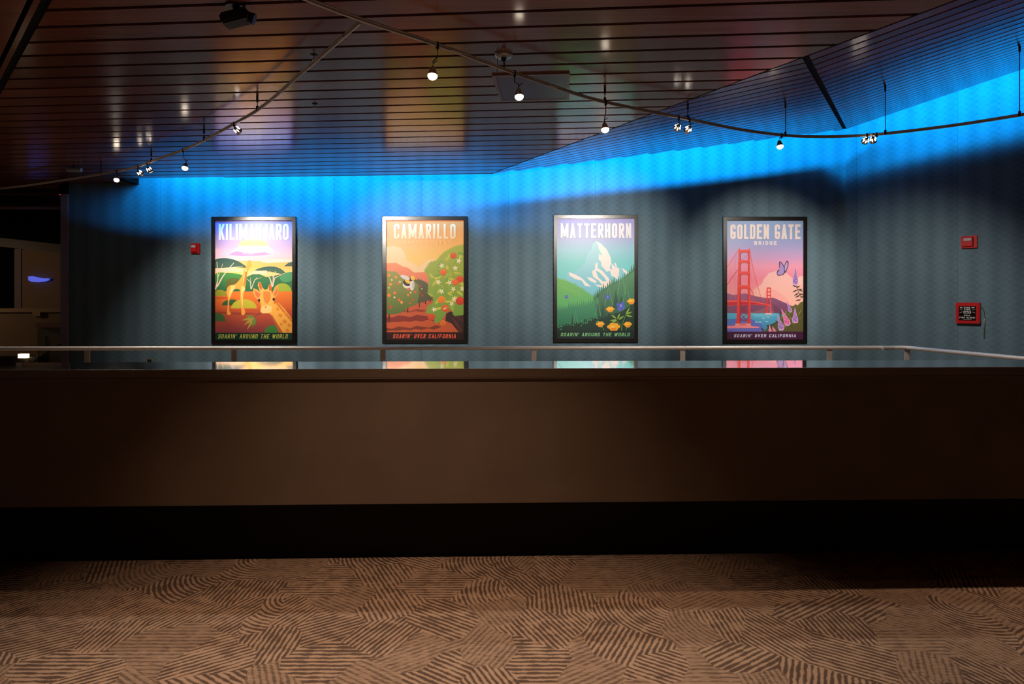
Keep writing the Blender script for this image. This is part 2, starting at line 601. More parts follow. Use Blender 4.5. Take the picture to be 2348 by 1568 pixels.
bm = bmesh.new()
lay = bm.faces.layers.float.new('board')
NB = 27
off = (C2 - B).normalized() * 0.03
for i in range(NB):
    s0, s1 = (i + 0.10) / NB, (i + 0.90) / NB
    if i == 0:
        s0 = 0.003
    segs = 10
    prev = None
    val = random.random()
    for k in range(segs + 1):
        t = k / segs
        pa = (B + off).lerp(C2, t).lerp((E + off).lerp(F2, t), s0)
        pb = (B + off).lerp(C2, t).lerp((E + off).lerp(F2, t), s1)
        row = [bm.verts.new(pa), bm.verts.new(pb), bm.verts.new(pb + Vector((0, 0, 0.022))), bm.verts.new(pa + Vector((0, 0, 0.022)))]
        if prev:
            for j in range(4):
                f = bm.faces.new((prev[j], prev[(j + 1) % 4], row[(j + 1) % 4], row[j]))
                f[lay] = val
        else:
            bm.faces.new(row)[lay] = val
        prev = row
    bm.faces.new(prev[::-1])[lay] = val
c3 = obj('ceiling', bm, M['wood'])
struct(c3)

# dark backing above the boards
bm = bmesh.new()
up = Vector((0, 0, 0.06))
def face(bm, pts):
    return bm.faces.new([bm.verts.new(p) for p in pts])
q = Vector((0.05, 0.05, 0))
face(bm, [Vector((-16, -3.5, ZC)) + up, Vector((C2.x + 0.5, -3.5, ZC)) + up, B + up, A + up, L1 + up, Vector((-5.84, 11.3, ZC)) + up, Vector((-16, 11.3, ZC)) + up])
face(bm, [A + up, B + up, E + up])
for k in range(10):
    t0, t1 = k / 10, (k + 1) / 10
    face(bm, [B.lerp(C2, t0) + up, B.lerp(C2, t1) + up, E.lerp(F2, t1) + up, E.lerp(F2, t0) + up])
struct(obj('ceiling', bm, M['plenum']))
# end plate that closes the left end of the cove
bm = bmesh.new()
box(bm, -5.93, -5.85, 10.28, WALL_Y - 0.002, ZC - 0.012, ZC + 0.9)
struct(obj('trim_8', bm, M['plenum']))
# upper slab over the cove
bm = bmesh.new()
box(bm, -16, 14, -3.5, 18, 5.2, 5.3)
struct(obj('ceiling', bm, M['plenum']))

# thin dark edge of the cove lip and joint strip
bm = bmesh.new()
def bar(bm, p, q, wdt, hgt, dz=0.0):
    p, q = Vector(p), Vector(q)
    d = (q - p).normalized()
    s = d.cross(Vector((0, 0, 1))).normalized() * wdt / 2
    u = Vector((0, 0, hgt))
    o = Vector((0, 0, dz))
    a = [p - s + o, p + s + o, q + s + o, q - s + o]
    lo = [bm.verts.new(v) for v in a]
    hi = [bm.verts.new(v + u) for v in a]
    bm.faces.new(lo[::-1])
    bm.faces.new(hi)
    for i in range(4):
        bm.faces.new((lo[i], lo[(i + 1) % 4], hi[(i + 1) % 4], hi[i]))
bar(bm, B, E, 0.06, 0.03, 0.012)
struct(obj('trim_1', bm, M['black']))
bm = bmesh.new()
bar(bm, A, B, 0.03, 0.03, 0.004)
bar(bm, B, C2, 0.03, 0.03, 0.004)
struct(obj('trim_2', bm, M['black']))
bm = bmesh.new()
bar(bm, Vector((-2.85, 4.17, ZC)) + Vector((1.51, -1.65, 0)) * 3, Vector((-4.36, 5.82, ZC)) + Vector((-1.51, 1.65, 0)) * 3, 0.055, 0.03, 0.006)
struct(obj('trim_3', bm, M['black']))


# ------------------------------------------------------------------ walls and floor
def wall(name, p0, p1, z0, z1, th=0.12, m=None):
    """wall face runs p0-p1, thickness away from the room; UV in metres"""
    bm = bmesh.new()
    uvl = bm.loops.layers.uv.new('UVMap')
    p0, p1 = Vector(p0), Vector(p1)
    d = (p1 - p0)
    L = d.length
    d.normalize()
    n = Vector((-d.y, d.x, 0))
    q = []
    for dn in (0, th):
        for (l, z) in ((0, z0), (L, z0), (L, z1), (0, z1)):
            v = p0 + d * l + n * dn
            q.append(bm.verts.new((v.x, v.y, z)))
    for f in ((0, 1, 2, 3), (5, 4, 7, 6), (4, 0, 3, 7), (1, 5, 6, 2), (3, 2, 6, 7), (4, 5, 1, 0)):
        fc = bm.faces.new([q[i] for i in f])
        for lp in fc.loops:
            c = lp.vert.co
            lp[uvl].uv = ((c - p0).dot(d) + p0.x, c.z)
    me = bpy.data.meshes.new(name)
    bm.to_mesh(me)
    bm.free()
    o = link(name, me, m or M['paper'])
    return struct(o)


XL = (158 - HX) / F * WALL_Y
wall('wall_back', (XL, WALL_Y, 0), (CORNER.x, WALL_Y, 0), 0, 5.2)
wall('wall_right', CORNER, CORNER + WU * 11.5, 0, 5.2)

bm = bmesh.new()
face(bm, [(-17, -3.5, 0), (14, -3.5, 0), (14, 18, 0), (-17, 18, 0)])
struct(obj('floor', bm, M['carpet']))
wall('wall_rear', (13.5, -3.5, 0), (-16.5, -3.5, 0), 0, 5.2, m=M['brownwall'])

# ------------------------------------------------------------------ parapet
pm = 0.030
par = thing('parapet_counter', 'long brown woven clad parapet with a polished mirror cap and black kick base', 'parapet', (0, 3.72, 0), math.atan(pm))
XA, XB = -6.5, 6.8
bm = bmesh.new()
box(bm, XA, XB, 0, 0.34, 0.35, 1.035)
obj('cladding', bm, M['fabric'], par)
bm = bmesh.new()
box(bm, XA, XB, 0.17, 0.32, 0.0, 0.352)
obj('kick_base', bm, M['kick'], par)
bm = bmesh.new()
# sloping mirror cap (rises slightly towards the back)
sl = 0.0184
joints = [XA, 0.275, XB]
for j in range(2):
    x0, x1 = joints[j] + 0.0006, joints[j + 1] - 0.0006
    pts = [(-0.004, 1.083), (0.365, 1.083 + sl * 0.369), (0.365, 1.04), (-0.004, 1.04)]
    a = [bm.verts.new((x0, y, z)) for y, z in pts]
    b_ = [bm.verts.new((x1, y, z)) for y, z in pts]
    bm.faces.new(a)
    bm.faces.new(b_[::-1])
    for i in range(4):
        bm.faces.new((a[i], b_[i], b_[(i + 1) % 4], a[(i + 1) % 4]))
obj('mirror_cap', bm, M['mirror'], par)
bm = bmesh.new()
box(bm, XA, XB, -0.0095, -0.0045, 1.036, 1.0825)
box(bm, XA, XB, -0.0125, -0.0005, 1.028, 1.0355)
obj('edge_lip', bm, M['lip'], par, bevel=0.0015)

# ------------------------------------------------------------------ handrail
ZR = EYE - 0.55
def rail_pt(x, v):
    Y = 0.55 * F / v
    return Vector(((x - HX) / F * Y, Y, ZR))
r0 = rail_pt(-500, 109.5)
r1 = rail_pt(2080, 107)
r2 = rail_pt(2348, 132)
r3 = r2 + (r2 - r1) * 1.3
rail = thing('handrail', 'brushed steel tube handrail on flat posts behind the parapet', 'handrail', (0, 8, 0))
bm = bmesh.new()
tl = lambda p: p - Vector((0, 8, 0))
d1 = (r0 - r1).normalized()
d2 = (r2 - r1).normalized()
tube(bm, [tl(r0)] + [tl(r1 + d1 * 0.06), tl(r1 + d1 * 0.015 + d2 * 0.015), tl(r1 + d2 * 0.06)] + [tl(r3)], 0.0225, 20)
obj('rail_tube', bm, M['steel'], rail, smooth=True)
for x in (1191, 2037):
    p = rail_pt(x, 107.6)
    bm = bmesh.new()
    dd = (r1 - r0).normalized() * 0.065
    tube(bm, [tl(p - dd), tl(p + dd)], 0.0236, 20)
    obj('joint_sleeve', bm, M['postm'], rail, smooth=True)
for x in (200, 537, 878, 1224, 1565, 1902, 2080):
    t = (x - HX) / F
    # intersect ray with rail line
    dx, dy = r1.x - r0.x, r1.y - r0.y
    s = (t * r0.y - r0.x) / (dx - t * dy)
    p = r0 + (r1 - r0) * s
    bm = bmesh.new()
    box(bm, p.x - 0.031, p.x + 0.031, p.y - 8 - 0.008, p.y - 8 + 0.008, 0.0, ZR - 0.018)
    box(bm, p.x - 0.06, p.x + 0.06, p.y - 8 - 0.05, p.y - 8 + 0.05, 0.0, 0.012)
    obj('post', bm, M['postm'], rail, bevel=0.003)
for k in (1.235, 2.2):
    p = r1 + (r2 - r1) * k
    bm = bmesh.new()
    box(bm, p.x - 0.008, p.x + 0.008, p.y - 8 - 0.031, p.y - 8 + 0.031, 0.0, ZR - 0.018)
    obj('post', bm, M['postm'], rail, bevel=0.003)

# ------------------------------------------------------------------ lettering
R_ = 'R'
G = {
    'A': [[(0, 0), (.5, 1)], [(.5, 1), (1, 0)], [(.2, .27), (.8, .27)]],
    'B': [[(0, 0), (0, 1), (1, 1, R_), (1, .52, R_), (.1, .52)], [(.1, .52), (1, .52, R_), (1, 0, R_), (0, 0)]],
    'C': [[(1, .78), (1, 1, R_), (0, 1, R_), (0, 0, R_), (1, 0, R_), (1, .22)]],
    'D': [[(0, 0), (0, 1), (1, 1, R_), (1, 0, R_), (0, 0)]],
    'E': [[(1, 1), (0, 1), (0, 0), (1, 0)], [(.1, .52), (.8, .52)]],
    'F': [[(1, 1), (0, 1), (0, 0)], [(.1, .5), (.8, .5)]],
    'G': [[(1, .80), (1, 1, R_), (0, 1, R_), (0, 0, R_), (1, 0, R_), (1, .42), (.6, .42)]],
    'H': [[(0, 0), (0, 1)], [(1, 0), (1, 1)], [(.1, .5), (.9, .5)]],
    'I': [[(.5, 0), (.5, 1)]],
    'J': [[(1, 1), (1, 0, R_), (0, 0, R_), (0, .3)]],
    'K': [[(0, 0), (0, 1)], [(1, 1), (.1, .38)], [(.42, .6), (1, 0)]],
    'L': [[(0, 1), (0, 0), (1, 0)]],
    'M': [[(0, 0), (0, 1)], [(0, 1), (.5, .2)], [(.5, .2), (1, 1)], [(1, 1), (1, 0)]],
    'N': [[(0, 0), (0, 1)], [(0, 1), (1, 0)], [(1, 0), (1, 1)]],
    'O': [[(0, .3), (0, 1, R_), (1, 1, R_), (1, .5)], [(1, .5), (1, 0, R_), (0, 0, R_), (0, .3)]],
    'P': [[(0, 0), (0, 1), (1, 1, R_), (1, .45, R_), (.1, .45)]],
    'R': [[(0, 0), (0, 1), (1, 1, R_), (1, .48, R_), (.1, .48)], [(.5, .48), (1, 0)]],
    'S': [[(1, .84), (1, 1, R_), (0, 1, R_), (0, .52, R_), (1, .52, R_), (1, 0, R_), (0, 0, R_), (0, .18)]],
    'T': [[(0, 1), (1, 1)], [(.5, .95), (.5, 0)]],
    'U': [[(0, 1), (0, 0, R_), (1, 0, R_), (1, 1)]],
    'V': [[(0, 1), (.5, 0)], [(.5, 0), (1, 1)]],
    'W': [[(0, 1), (.25, 0)], [(.25, 0), (.5, .8)], [(.5, .8), (.75, 0)], [(.75, 0), (1, 1)]],
    "'": [[(.5, 1), (.5, .8)]],
    ' ': [],
}


def wmul(ch):
    return {'I': 0.42, "'": 0.35, 'M': 1.45, 'W': 1.45, ' ': 0.55, 'L': 0.85, 'J': 0.85}.get(ch, 1.0)


def rounded(path, sx, sy, t, r):
    pts = [Vector((t / 2 + p[0] * (sx - t), t / 2 + p[1] * (sy - t))) for p in path]
    out = []
    for i, p in enumerate(path):
        q = pts[i]
        if len(p) > 2 and 0 < i < len(path) - 1:
            a, b = pts[i - 1] - q, pts[i + 1] - q
            rr = min(r, a.length * 0.499, b.length * 0.499)
            a.normalize()
            b.normalize()
            for k in range(6):
                s = k / 5
                out.append(q + a * rr * (1 - s) ** 2 + b * rr * s ** 2)
        else:
            out.append(q)
    res = [out[0]]
    for p in out[1:]:
        if (p - res[-1]).length > 1e-5:
            res.append(p)
    return res


def text_polys(s, x, y, width, height, stroke, shear=0.0, space=0.28):
    """polygons (convex quads) for text whose box is x..x+width, y (bottom)..y+height; y up"""
    tot = sum(wmul(c) for c in s)
    gaps = (len(s) - 1) * space
    cw = width / (tot + gaps)
    polys = []
    cx = x
    for ch in s:
        wd = cw * wmul(ch)
        sx = wd if ch not in "I'" else wd
        for path in G.get(ch, []):
            pts = rounded(path, max(sx, stroke * 1.001), height, stroke, cw * 0.45)
            n = len(pts)
            L, Rr = [], []
            for i in range(n):
                d0 = (pts[i] - pts[i - 1]).normalized() if i else None
                d1_ = (pts[i + 1] - pts[i]).normalized() if i < n - 1 else None
                if d0 is None:
                    d0 = d1_
                    p = pts[i] - d1_ * stroke * (0.9 if abs(d1_.x * d1_.y) > 0.02 else 0.5)
                elif d1_ is None:
                    d1_ = d0
                    p = pts[i] + d0 * stroke * (0.9 if abs(d0.x * d0.y) > 0.02 else 0.5)
                else:
                    p = pts[i]
                n0 = Vector((-d0.y, d0.x))
                n1 = Vector((-d1_.y, d1_.x))
                mm = n0 + n1
                if mm.length < 0.3:
                    mm = n0
                mm.normalize()
                k = min(1 / max(mm.dot(n0), 0.25), 2.6) * stroke / 2
                L.append(p + mm * k)
                Rr.append(p - mm * k)
            for i in range(n - 1):
                qd = [L[i], L[i + 1], Rr[i + 1], Rr[i]]
                qd = [(v.x, v.y) for v in qd]
                for hp_ in ((0, -1, 0), (0, 1, height), (-1, 0, stroke * .1), (1, 0, sx + stroke * .1)):
                    qd = clip(qd, *hp_)
                    if len(qd) < 3:
                        break
                if len(qd) >= 3:
                    polys.append([(cx + px + shear * py, y + py) for px, py in qd])
        cx += wd + cw * space
    return polys


def dedupe(poly):
    out = []
    for p in poly:
        if not out or (abs(p[0] - out[-1][0]) + abs(p[1] - out[-1][1])) > 1e-5:
            out.append(p)
    if len(out) > 1 and (abs(out[0][0] - out[-1][0]) + abs(out[0][1] - out[-1][1])) < 1e-5:
        out.pop()
    return out


class Art:
    """flat printed picture: polygons in the poster's drawing units (x right, y down)"""
    def __init__(self, ox, oy, cx, cy):
        self.k = 1 / 4.9 / F * WALL_Y       # drawing unit to metres
        self.cx, self.cy = cx, cy           # drawing coordinates of the poster centre
        self.v, self.f, self.c = [], [], []
        self.layer = 0
        self.clip = None

    def _add(self, pts, cols, y):
        base = len(self.v)
        for p in pts:
            self.v.append(((p[0] - self.cx) * self.k, y, -(p[1] - self.cy) * self.k))
        return base

    def poly(self, pts, col, col2=None, smooth=False):
        """col may run to col2 from top to bottom of the shape"""
        if smooth:
            pts = self.spl(pts)
        if self.clip:
            x0, x1, y0, y1 = self.clip
            for a, b, c in ((-1, 0, -x0), (1, 0, x1), (0, -1, -y0), (0, 1, y1)):
                pts = clip(pts, a, b, c)
                if len(pts) < 3:
                    return
        pts = dedupe(pts)
        if len(pts) < 3:
            return
        self.layer += 1
        base = self._add(pts, None, -0.00004 * self.layer)
        tris = tessellate_polygon([[Vector((p[0], p[1], 0)) for p in pts]])
        ys = [p[1] for p in pts]
        lo, hi = min(ys), max(ys)
        for t in tris:
            self.f.append([base + i for i in t])
            cc = []
            for i in t:
                if col2 is None:
                    cc.append(srgb(*col))
                else:
                    s = (pts[i][1] - lo) / (hi - lo + 1e-9)
                    cc.append(srgb(*[col[j] + (col2[j] - col[j]) * s for j in range(3)]))
            self.c.append(cc)

    def spl(self, pts, n=4):
        out = []
        L = len(pts)
        for i in range(L):
            p0, p1, p2, p3 = [Vector(pts[(i + j - 1) % L]) for j in range(4)]
            for k in range(n):
                t = k / n
                v = 0.5 * ((2 * p1) + (p2 - p0) * t + (2 * p0 - 5 * p1 + 4 * p2 - p3) * t * t + (3 * p1 - p0 - 3 * p2 + p3) * t ** 3)
                out.append((v.x, v.y))
        return out

    def grad(self, x0, x1, rows):
        """horizontal bands blended between (y, colour) rows"""
        self.layer += 1
        for (ya, ca), (yb, cb) in zip(rows, rows[1:]):
            base = self._add([(x0, ya), (x1, ya), (x1, yb), (x0, yb)], None, -0.00004 * self.layer)
            self.f.append([base, base + 1, base + 2, base + 3])
            self.c.append([srgb(*ca), srgb(*ca), srgb(*cb), srgb(*cb)])

    def line(self, pts, w0, col, w1=None):
        pts = [Vector(p) for p in pts]
        w1 = w0 if w1 is None else w1
        n = len(pts)
        l, r = [], []
        for i in range(n):
            d = (pts[min(i + 1, n - 1)] - pts[max(i - 1, 0)]).normalized()
            nn = Vector((-d.y, d.x)) * (w0 + (w1 - w0) * i / (n - 1)) / 2
            l.append(tuple(pts[i] + nn))
            r.append(tuple(pts[i] - nn))
        self.poly(l + r[::-1], col)

    def ell(self, cx, cy, rx, ry, col, col2=None, rot=0, n=20, a0=0, a1=2 * PI):
        pts = []
        full = abs(a1 - a0) >= 2 * PI - 1e-6
        m = n if full else n + 1
        for i in range(m):
            a = a0 + (a1 - a0) * i / n
            x, y = rx * math.cos(a), ry * math.sin(a)
            pts.append((cx + x * math.cos(rot) - y * math.sin(rot), cy + x * math.sin(rot) + y * math.cos(rot)))
        self.poly(pts, col, col2)

    def dome(self, x0, x1, yb, h, col, col2=None):
        self.ell((x0 + x1) / 2, yb, (x1 - x0) / 2, h, col, col2, a0=PI, a1=2 * PI)

    def leaf(self, x, y, L, w, ang, col):
        d = Vector((math.cos(ang), math.sin(ang)))
        n = Vector((-d.y, d.x))
        p = Vector((x, y))
        self.poly([tuple(p), tuple(p + d * L * .3 + n * w * .45), tuple(p + d * L * .6 + n * w * .4), tuple(p + d * L),
                   tuple(p + d * L * .6 - n * w * .4), tuple(p + d * L * .3 - n * w * .45)], col)

    def star(self, x, y, r, col, mid=(235, 200, 90), rot=0.0, n=5):
        pts = []
        for i in range(n * 2):
            a = rot + PI * i / n
            rr = r if i % 2 == 0 else r * 0.36
            pts.append((x + rr * math.cos(a), y + rr * math.sin(a)))
        self.poly(pts, col)
        self.ell(x, y, r * .2, r * .2, mid, n=8)

    def build(self, name, parent, y=0.0):
        me = bpy.data.meshes.new(name)
        me.from_pydata(self.v, [], self.f)
        at = me.color_attributes.new('Col', 'FLOAT_COLOR', 'CORNER')
        i = 0
        for p, cc in zip(me.polygons, self.c):
            for j, li in enumerate(p.loop_indices):
                at.data[li].color = cc[j]
        # all faces look to the viewer (-Y)
        bm = bmesh.new()
        bm.from_mesh(me)
        for f in bm.faces:
            f.normal_update()
            if f.normal.y > 0:
                f.normal_flip()
        bm.to_mesh(me)
        bm.free()
        o = link(name, me, M['print'], parent)
        o.location = (0, y, 0)
        return o


def lettering(name, parent, art, items, y):
    """items: (text, x0, x1, ytop, ybottom, stroke, shear, colour, space)"""
    vs, fs, cs = [], [], []
    k = art.k
    lay = 0
    for (s, x0, x1, yt, yb, st, sh, col, space) in items:
        for pl in text_polys(s, x0, -yb, x1 - x0, yb - yt, st, sh, space):
            pl = dedupe(pl)
            if len(pl) < 3:
                continue
            lay += 1
            b0 = len(vs)
            for px, py in pl:
                vs.append(((px - art.cx) * k, -0.000012 * (lay % 90), (py + art.cy) * k))
            fs.append(list(range(b0, b0 + len(pl))))
            cs.append(srgb(*col))
    me = bpy.data.meshes.new(name)
    me.from_pydata(vs, [], fs)
    at = me.color_attributes.new('Col', 'FLOAT_COLOR', 'CORNER')
    for p, c in zip(me.polygons, cs):
        for li in p.loop_indices:
            at.data[li].color = c
    bm = bmesh.new()
    bm.from_mesh(me)
    for f in bm.faces:
        f.normal_update()
        if f.normal.y > 0:
            f.normal_flip()
    bm.to_mesh(me)
    bm.free()
    o = link(name, me, M['print'], parent)
    o.location = (0, y, 0)
    return o


def frame_mesh(bm, hw, hh, bw, dep):
    """four mitred frame bars around a centre at origin; front at y=-dep"""
    o = [(-hw, -hh), (hw, -hh), (hw, hh), (-hw, hh)]
    i_ = [(-hw + bw, -hh + bw), (hw - bw, -hh + bw), (hw - bw, hh - bw), (-hw + bw, hh - bw)]
    rows = []
    for pts, y in ((o, 0), (o, -dep * .85), ([(x * (1 - .006), z * (1 - .004)) for x, z in o], -dep), (i_, -dep), (i_, -dep * .35)):
        rows.append([bm.verts.new((x, y, z)) for x, z in pts])
    for a, b in zip(rows, rows[1:]):
        for j in range(4):
            bm.faces.new((a[j], a[(j + 1) % 4], b[(j + 1) % 4], b[j]))
    bm.faces.new(rows[0])
    bm.faces.new(rows[-1])


def poster(ox, oy, ext, inner, label, draw, title):
    """ext, inner in drawing units of the 230x320 window at ox, oy"""
    x0, x1, y0, y1 = ext
    cx, cy = (x0 + x1) / 2, (y0 + y1) / 2
    c = P(ox + cx / 4.9, oy + cy / 4.9, WALL_Y)
    t = thing('framed_poster', label, 'poster', (c.x, WALL_Y, c.z), 0, 'travel posters on the blue wall')
    k = 1 / 4.9 / F * WALL_Y
    bm = bmesh.new()
    frame_mesh(bm, (x1 - x0) / 2 * k, (y1 - y0) / 2 * k, (inner[0] - x0) * k, 0.035)
    obj('frame', bm, M['frame'], t)
    art = Art(ox, oy, cx, cy)
    art.clip = inner
    draw(art, inner)
    pr = art.build('print', t, -0.0130)
    dy = -0.00004 * art.layer - 0.0001
    names = ['title_lettering', 'caption_lettering'] if len(title) == 2 else ['title_lettering', 'subtitle_lettering', 'caption_lettering']
    for nm, it in zip(names, title):
        lettering(nm, pr, art, [it], dy)
    return t


def draw_k(a, I):
    x0, x1, y0, y1 = I
    a.grad(x0, x1, [(y0, (112, 108, 215)), (250, (150, 138, 214)), (420, (190, 160, 208)), (530, (232, 190, 200)),
                    (575, (240, 175, 110)), (640, (252, 182, 84)), (720, (255, 200, 120)), (y1, (255, 200, 120))])
    a.ell(549, 430, 176, 112, (250, 212, 140), (252, 200, 110), a0=PI, a1=2 * PI)
    a.poly([(120, 545), (270, 505), (345, 440), (395, 410), (705, 410), (760, 450), (985, 552), (985, 572), (560, 580), (120, 575)], (222, 178, 214), (236, 188, 190))
    a.poly([(270, 512), (345, 470), (430, 480), (560, 495), (680, 480), (740, 505), (600, 520), (400, 525)], (186, 138, 190))
    zz = [(335, 452), (395, 408), (705, 408), (775, 458)]
    jag = []
    xs = list(range(770, 335, -11))
    for i, x in enumerate(xs):
        jag.append((x + 5 * math.sin(i * 2.3), 462 + (abs(52 * math.sin(i * 1.7)) if i % 2 else 6 * math.sin(i * 1.1))))
    a.poly(zz + jag, (255, 245, 250), (250, 225, 235))
    a.poly([(120, 440), (200, 480), (280, 520), (120, 545)], (226, 178, 205))
    a.poly([(620, 585), (700, 560), (985, 556), (985, 592), (700, 600)], (246, 205, 190), smooth=False)
    # left acacia
    a.poly([(120, 568), (180, 550), (260, 550), (350, 572), (420, 608), (468, 655), (330, 648), (120, 662)], (38, 74, 72), (62, 96, 78), smooth=True)
    a.poly([(120, 662), (330, 650), (440, 672), (420, 700), (120, 705)], (248, 196, 160))
    a.poly([(545, 705), (610, 662), (740, 640), (850, 665), (930, 742), (800, 712), (640, 690)], (44, 84, 78), (70, 110, 72), smooth=True)
    a.poly([(890, 640), (940, 600), (985, 588), (985, 640)], (50, 84, 72))
    a.poly([(500, 735), (560, 690), (700, 688), (700, 730), (560, 745)], (250, 205, 170))
    # green hills
    a.poly([(120, 728), (240, 712), (360, 722), (430, 745), (520, 820), (700, 900), (700, 925), (120, 925)], (70, 140, 62), (38, 96, 66), smooth=True)
    a.poly([(470, 760), (540, 728), (620, 728), (690, 760), (780, 745), (985, 700), (985, 925), (470, 925)], (60, 120, 70), (40, 104, 66))
    a.poly([(840, 770), (900, 720), (985, 705), (985, 790), (900, 820)], (74, 148, 96), smooth=True)
    a.poly([(250, 800), (330, 770), (420, 800), (440, 860), (250, 890)], (92, 96, 44), smooth=True)
    # ground
    a.poly([(x0, 922), (x1, 922), (x1, 1125), (x0, 1125)], (232, 122, 40), (206, 92, 44))
    a.poly([(x0, 1125), (x1, 1125), (x1, 1386), (x0, 1386)], (196, 84, 46), (140, 62, 66))
    a.poly([(x0, 980), (260, 984), (300, 1000), (140, 1010), (x0, 1004)], (204, 88, 40))
    a.poly([(x0, 1150), (470, 1160), (700, 1172), (400, 1186), (x0, 1170)], (160, 66, 48))
    for (xa, xb, yb, h, c) in ((96, 250, 972, 70, (150, 150, 44)), (195, 420, 1078, 66, (50, 92, 50)), (298, 586, 1112, 104, (190, 176, 52)),
                               (770, 976, 922, 92, (156, 172, 52)), (60, 236, 1256, 92, (66, 104, 58)), (670, 860, 1386, 84, (70, 130, 62))):
        a.dome(xa, xb, yb, h, c)
    # trunks
    T = (232, 196, 176)
    for pl, w in (([(122, 905), (150, 780), (138, 590)], 14), ([(140, 870), (200, 760), (250, 690), (330, 600)], 16), ([(150, 760), (205, 610)], 8),
                  ([(240, 700), (320, 650), (430, 640)], 8), ([(762, 870), (735, 780), (690, 700)], 16), ([(765, 870), (770, 760), (735, 690)], 10),
                  ([(765, 860), (790, 770), (900, 715)], 12), ([(768, 800), (795, 690)], 9), ([(520, 895), (515, 820), (478, 780)], 10),
                  ([(524, 895), (560, 800), (590, 765)], 10), ([(520, 840), (515, 765)], 6), ([(560, 790), (640, 765)], 6)):
        a.line(pl, w, T, w * .4)
    # standing giraffe
    GB, GD, GL = (244, 160, 66), (214, 112, 44), (255, 204, 120)
    a.line([(258, 900), (246, 960), (246, 1020)], 9, (190, 110, 50), 5)
    a.poly([(455, 1140), (448, 1180), (415, 1180), (412, 1100), (400, 1000), (392, 900), (320, 905), (305, 960), (278, 1030), (276, 1130), (296, 1168), (290, 1180), (252, 1178),
            (258, 1100), (262, 1010), (248, 940), (252, 890), (285, 852), (340, 842), (385, 800), (428, 735), (462, 650), (482, 590), (498, 572), (520, 575), (526, 600),
            (522, 645), (500, 660), (478, 720), (466, 800), (458, 860), (455, 910), (442, 925), (436, 1000), (434, 1090)], GB, smooth=True)
    a.poly([(410, 870), (440, 860), (455, 900), (425, 940), (430, 1080), (424, 1100), (412, 990)], GL)
    a.poly([(300, 860), (350, 856), (330, 900), (296, 950), (276, 1000), (270, 950)], GL)
    a.poly([(440, 735), (462, 680), (474, 660), (468, 730), (450, 800), (432, 830)], GL)
    a.poly([(456, 700), (478, 700), (464, 800), (440, 872), (444, 800)], GD)
    # near giraffe
    a.poly([(735, 1175), (775, 1060), (830, 1050), (900, 1120), (960, 1200), (985, 1240), (985, 1386), (885, 1386), (850, 1386), (800, 1290)], (250, 176, 74))
    a.poly([(735, 1178), (760, 1190), (880, 1386), (838, 1386), (780, 1270)], (196, 96, 54))
    for i in range(9):
        px, py = 800 + i * 21, 1040 + i * 25
        a.poly([(px, py), (px + 26, py + 4), (px + 34, py + 44), (px + 10, py + 34)], (214, 120, 44))
    for (px, py, r) in ((820, 1120, 22), (850, 1190, 26), (905, 1170, 20), (900, 1260, 30), (950, 1300, 24), (860, 1290, 20), (930, 1360, 26)):
        a.ell(px, py, r, r * .8, (232, 140, 54), rot=.7, n=6)
    a.poly([(640, 940), (590, 900), (548, 885), (545, 930), (565, 985), (600, 1015), (640, 1000)], (240, 160, 78))
    a.poly([(625, 950), (560, 905), (575, 970), (610, 1000)], (214, 112, 60))
    a.poly([(760, 950), (800, 870), (825, 846), (832, 900), (818, 960), (780, 1005)], (240, 160, 78))
    a.poly([(775, 960), (815, 875), (820, 920), (800, 975)], (214, 112, 60))
    a.poly([(612, 900), (598, 850), (606, 818), (630, 820), (650, 880), (680, 905), (710, 890), (722, 850), (738, 840), (752, 860), (750, 930), (790, 1000),
            (775, 1060), (770, 1160), (740, 1172), (700, 1166), (650, 1170), (626, 1150), (632, 1090), (630, 1050), (600, 1010), (640, 950)], (250, 178, 82))
    a.poly([(606, 822), (628, 822), (644, 870), (640, 905), (618, 890)], (206, 92, 40))
    a.poly([(720, 850), (748, 850), (750, 910), (726, 915)], (206, 92, 40))
    a.poly([(660, 930), (700, 920), (740, 940), (736, 1010), (700, 1060), (665, 1010)], (226, 130, 54), smooth=True)
    a.poly([(650, 1090), (700, 1080), (750, 1090), (748, 1150), (690, 1164), (634, 1150)], (255, 206, 130), smooth=True)
    a.ell(612, 1022, 14, 17, (60, 34, 34), n=10)
    a.ell(776, 1010, 14, 19, (60, 34, 34), n=10)
    a.ell(686, 1098, 7, 11, (200, 110, 50), n=8)
    a.line([(640, 1172), (600, 1178), (560, 1200)], 5, (110, 60, 70))
    for an, L in ((2.9, 150), (2.5, 150), (2.1, 165), (1.75, 120), (3.3, 100), (1.5, 100)):
        a.leaf(560, 1212, L, 34, an, (176, 150, 66) if L > 140 else (110, 140, 64))
    a.poly([(x0, 1386), (x1, 1386), (x1, y1), (x0, y1)], (22, 56, 44))


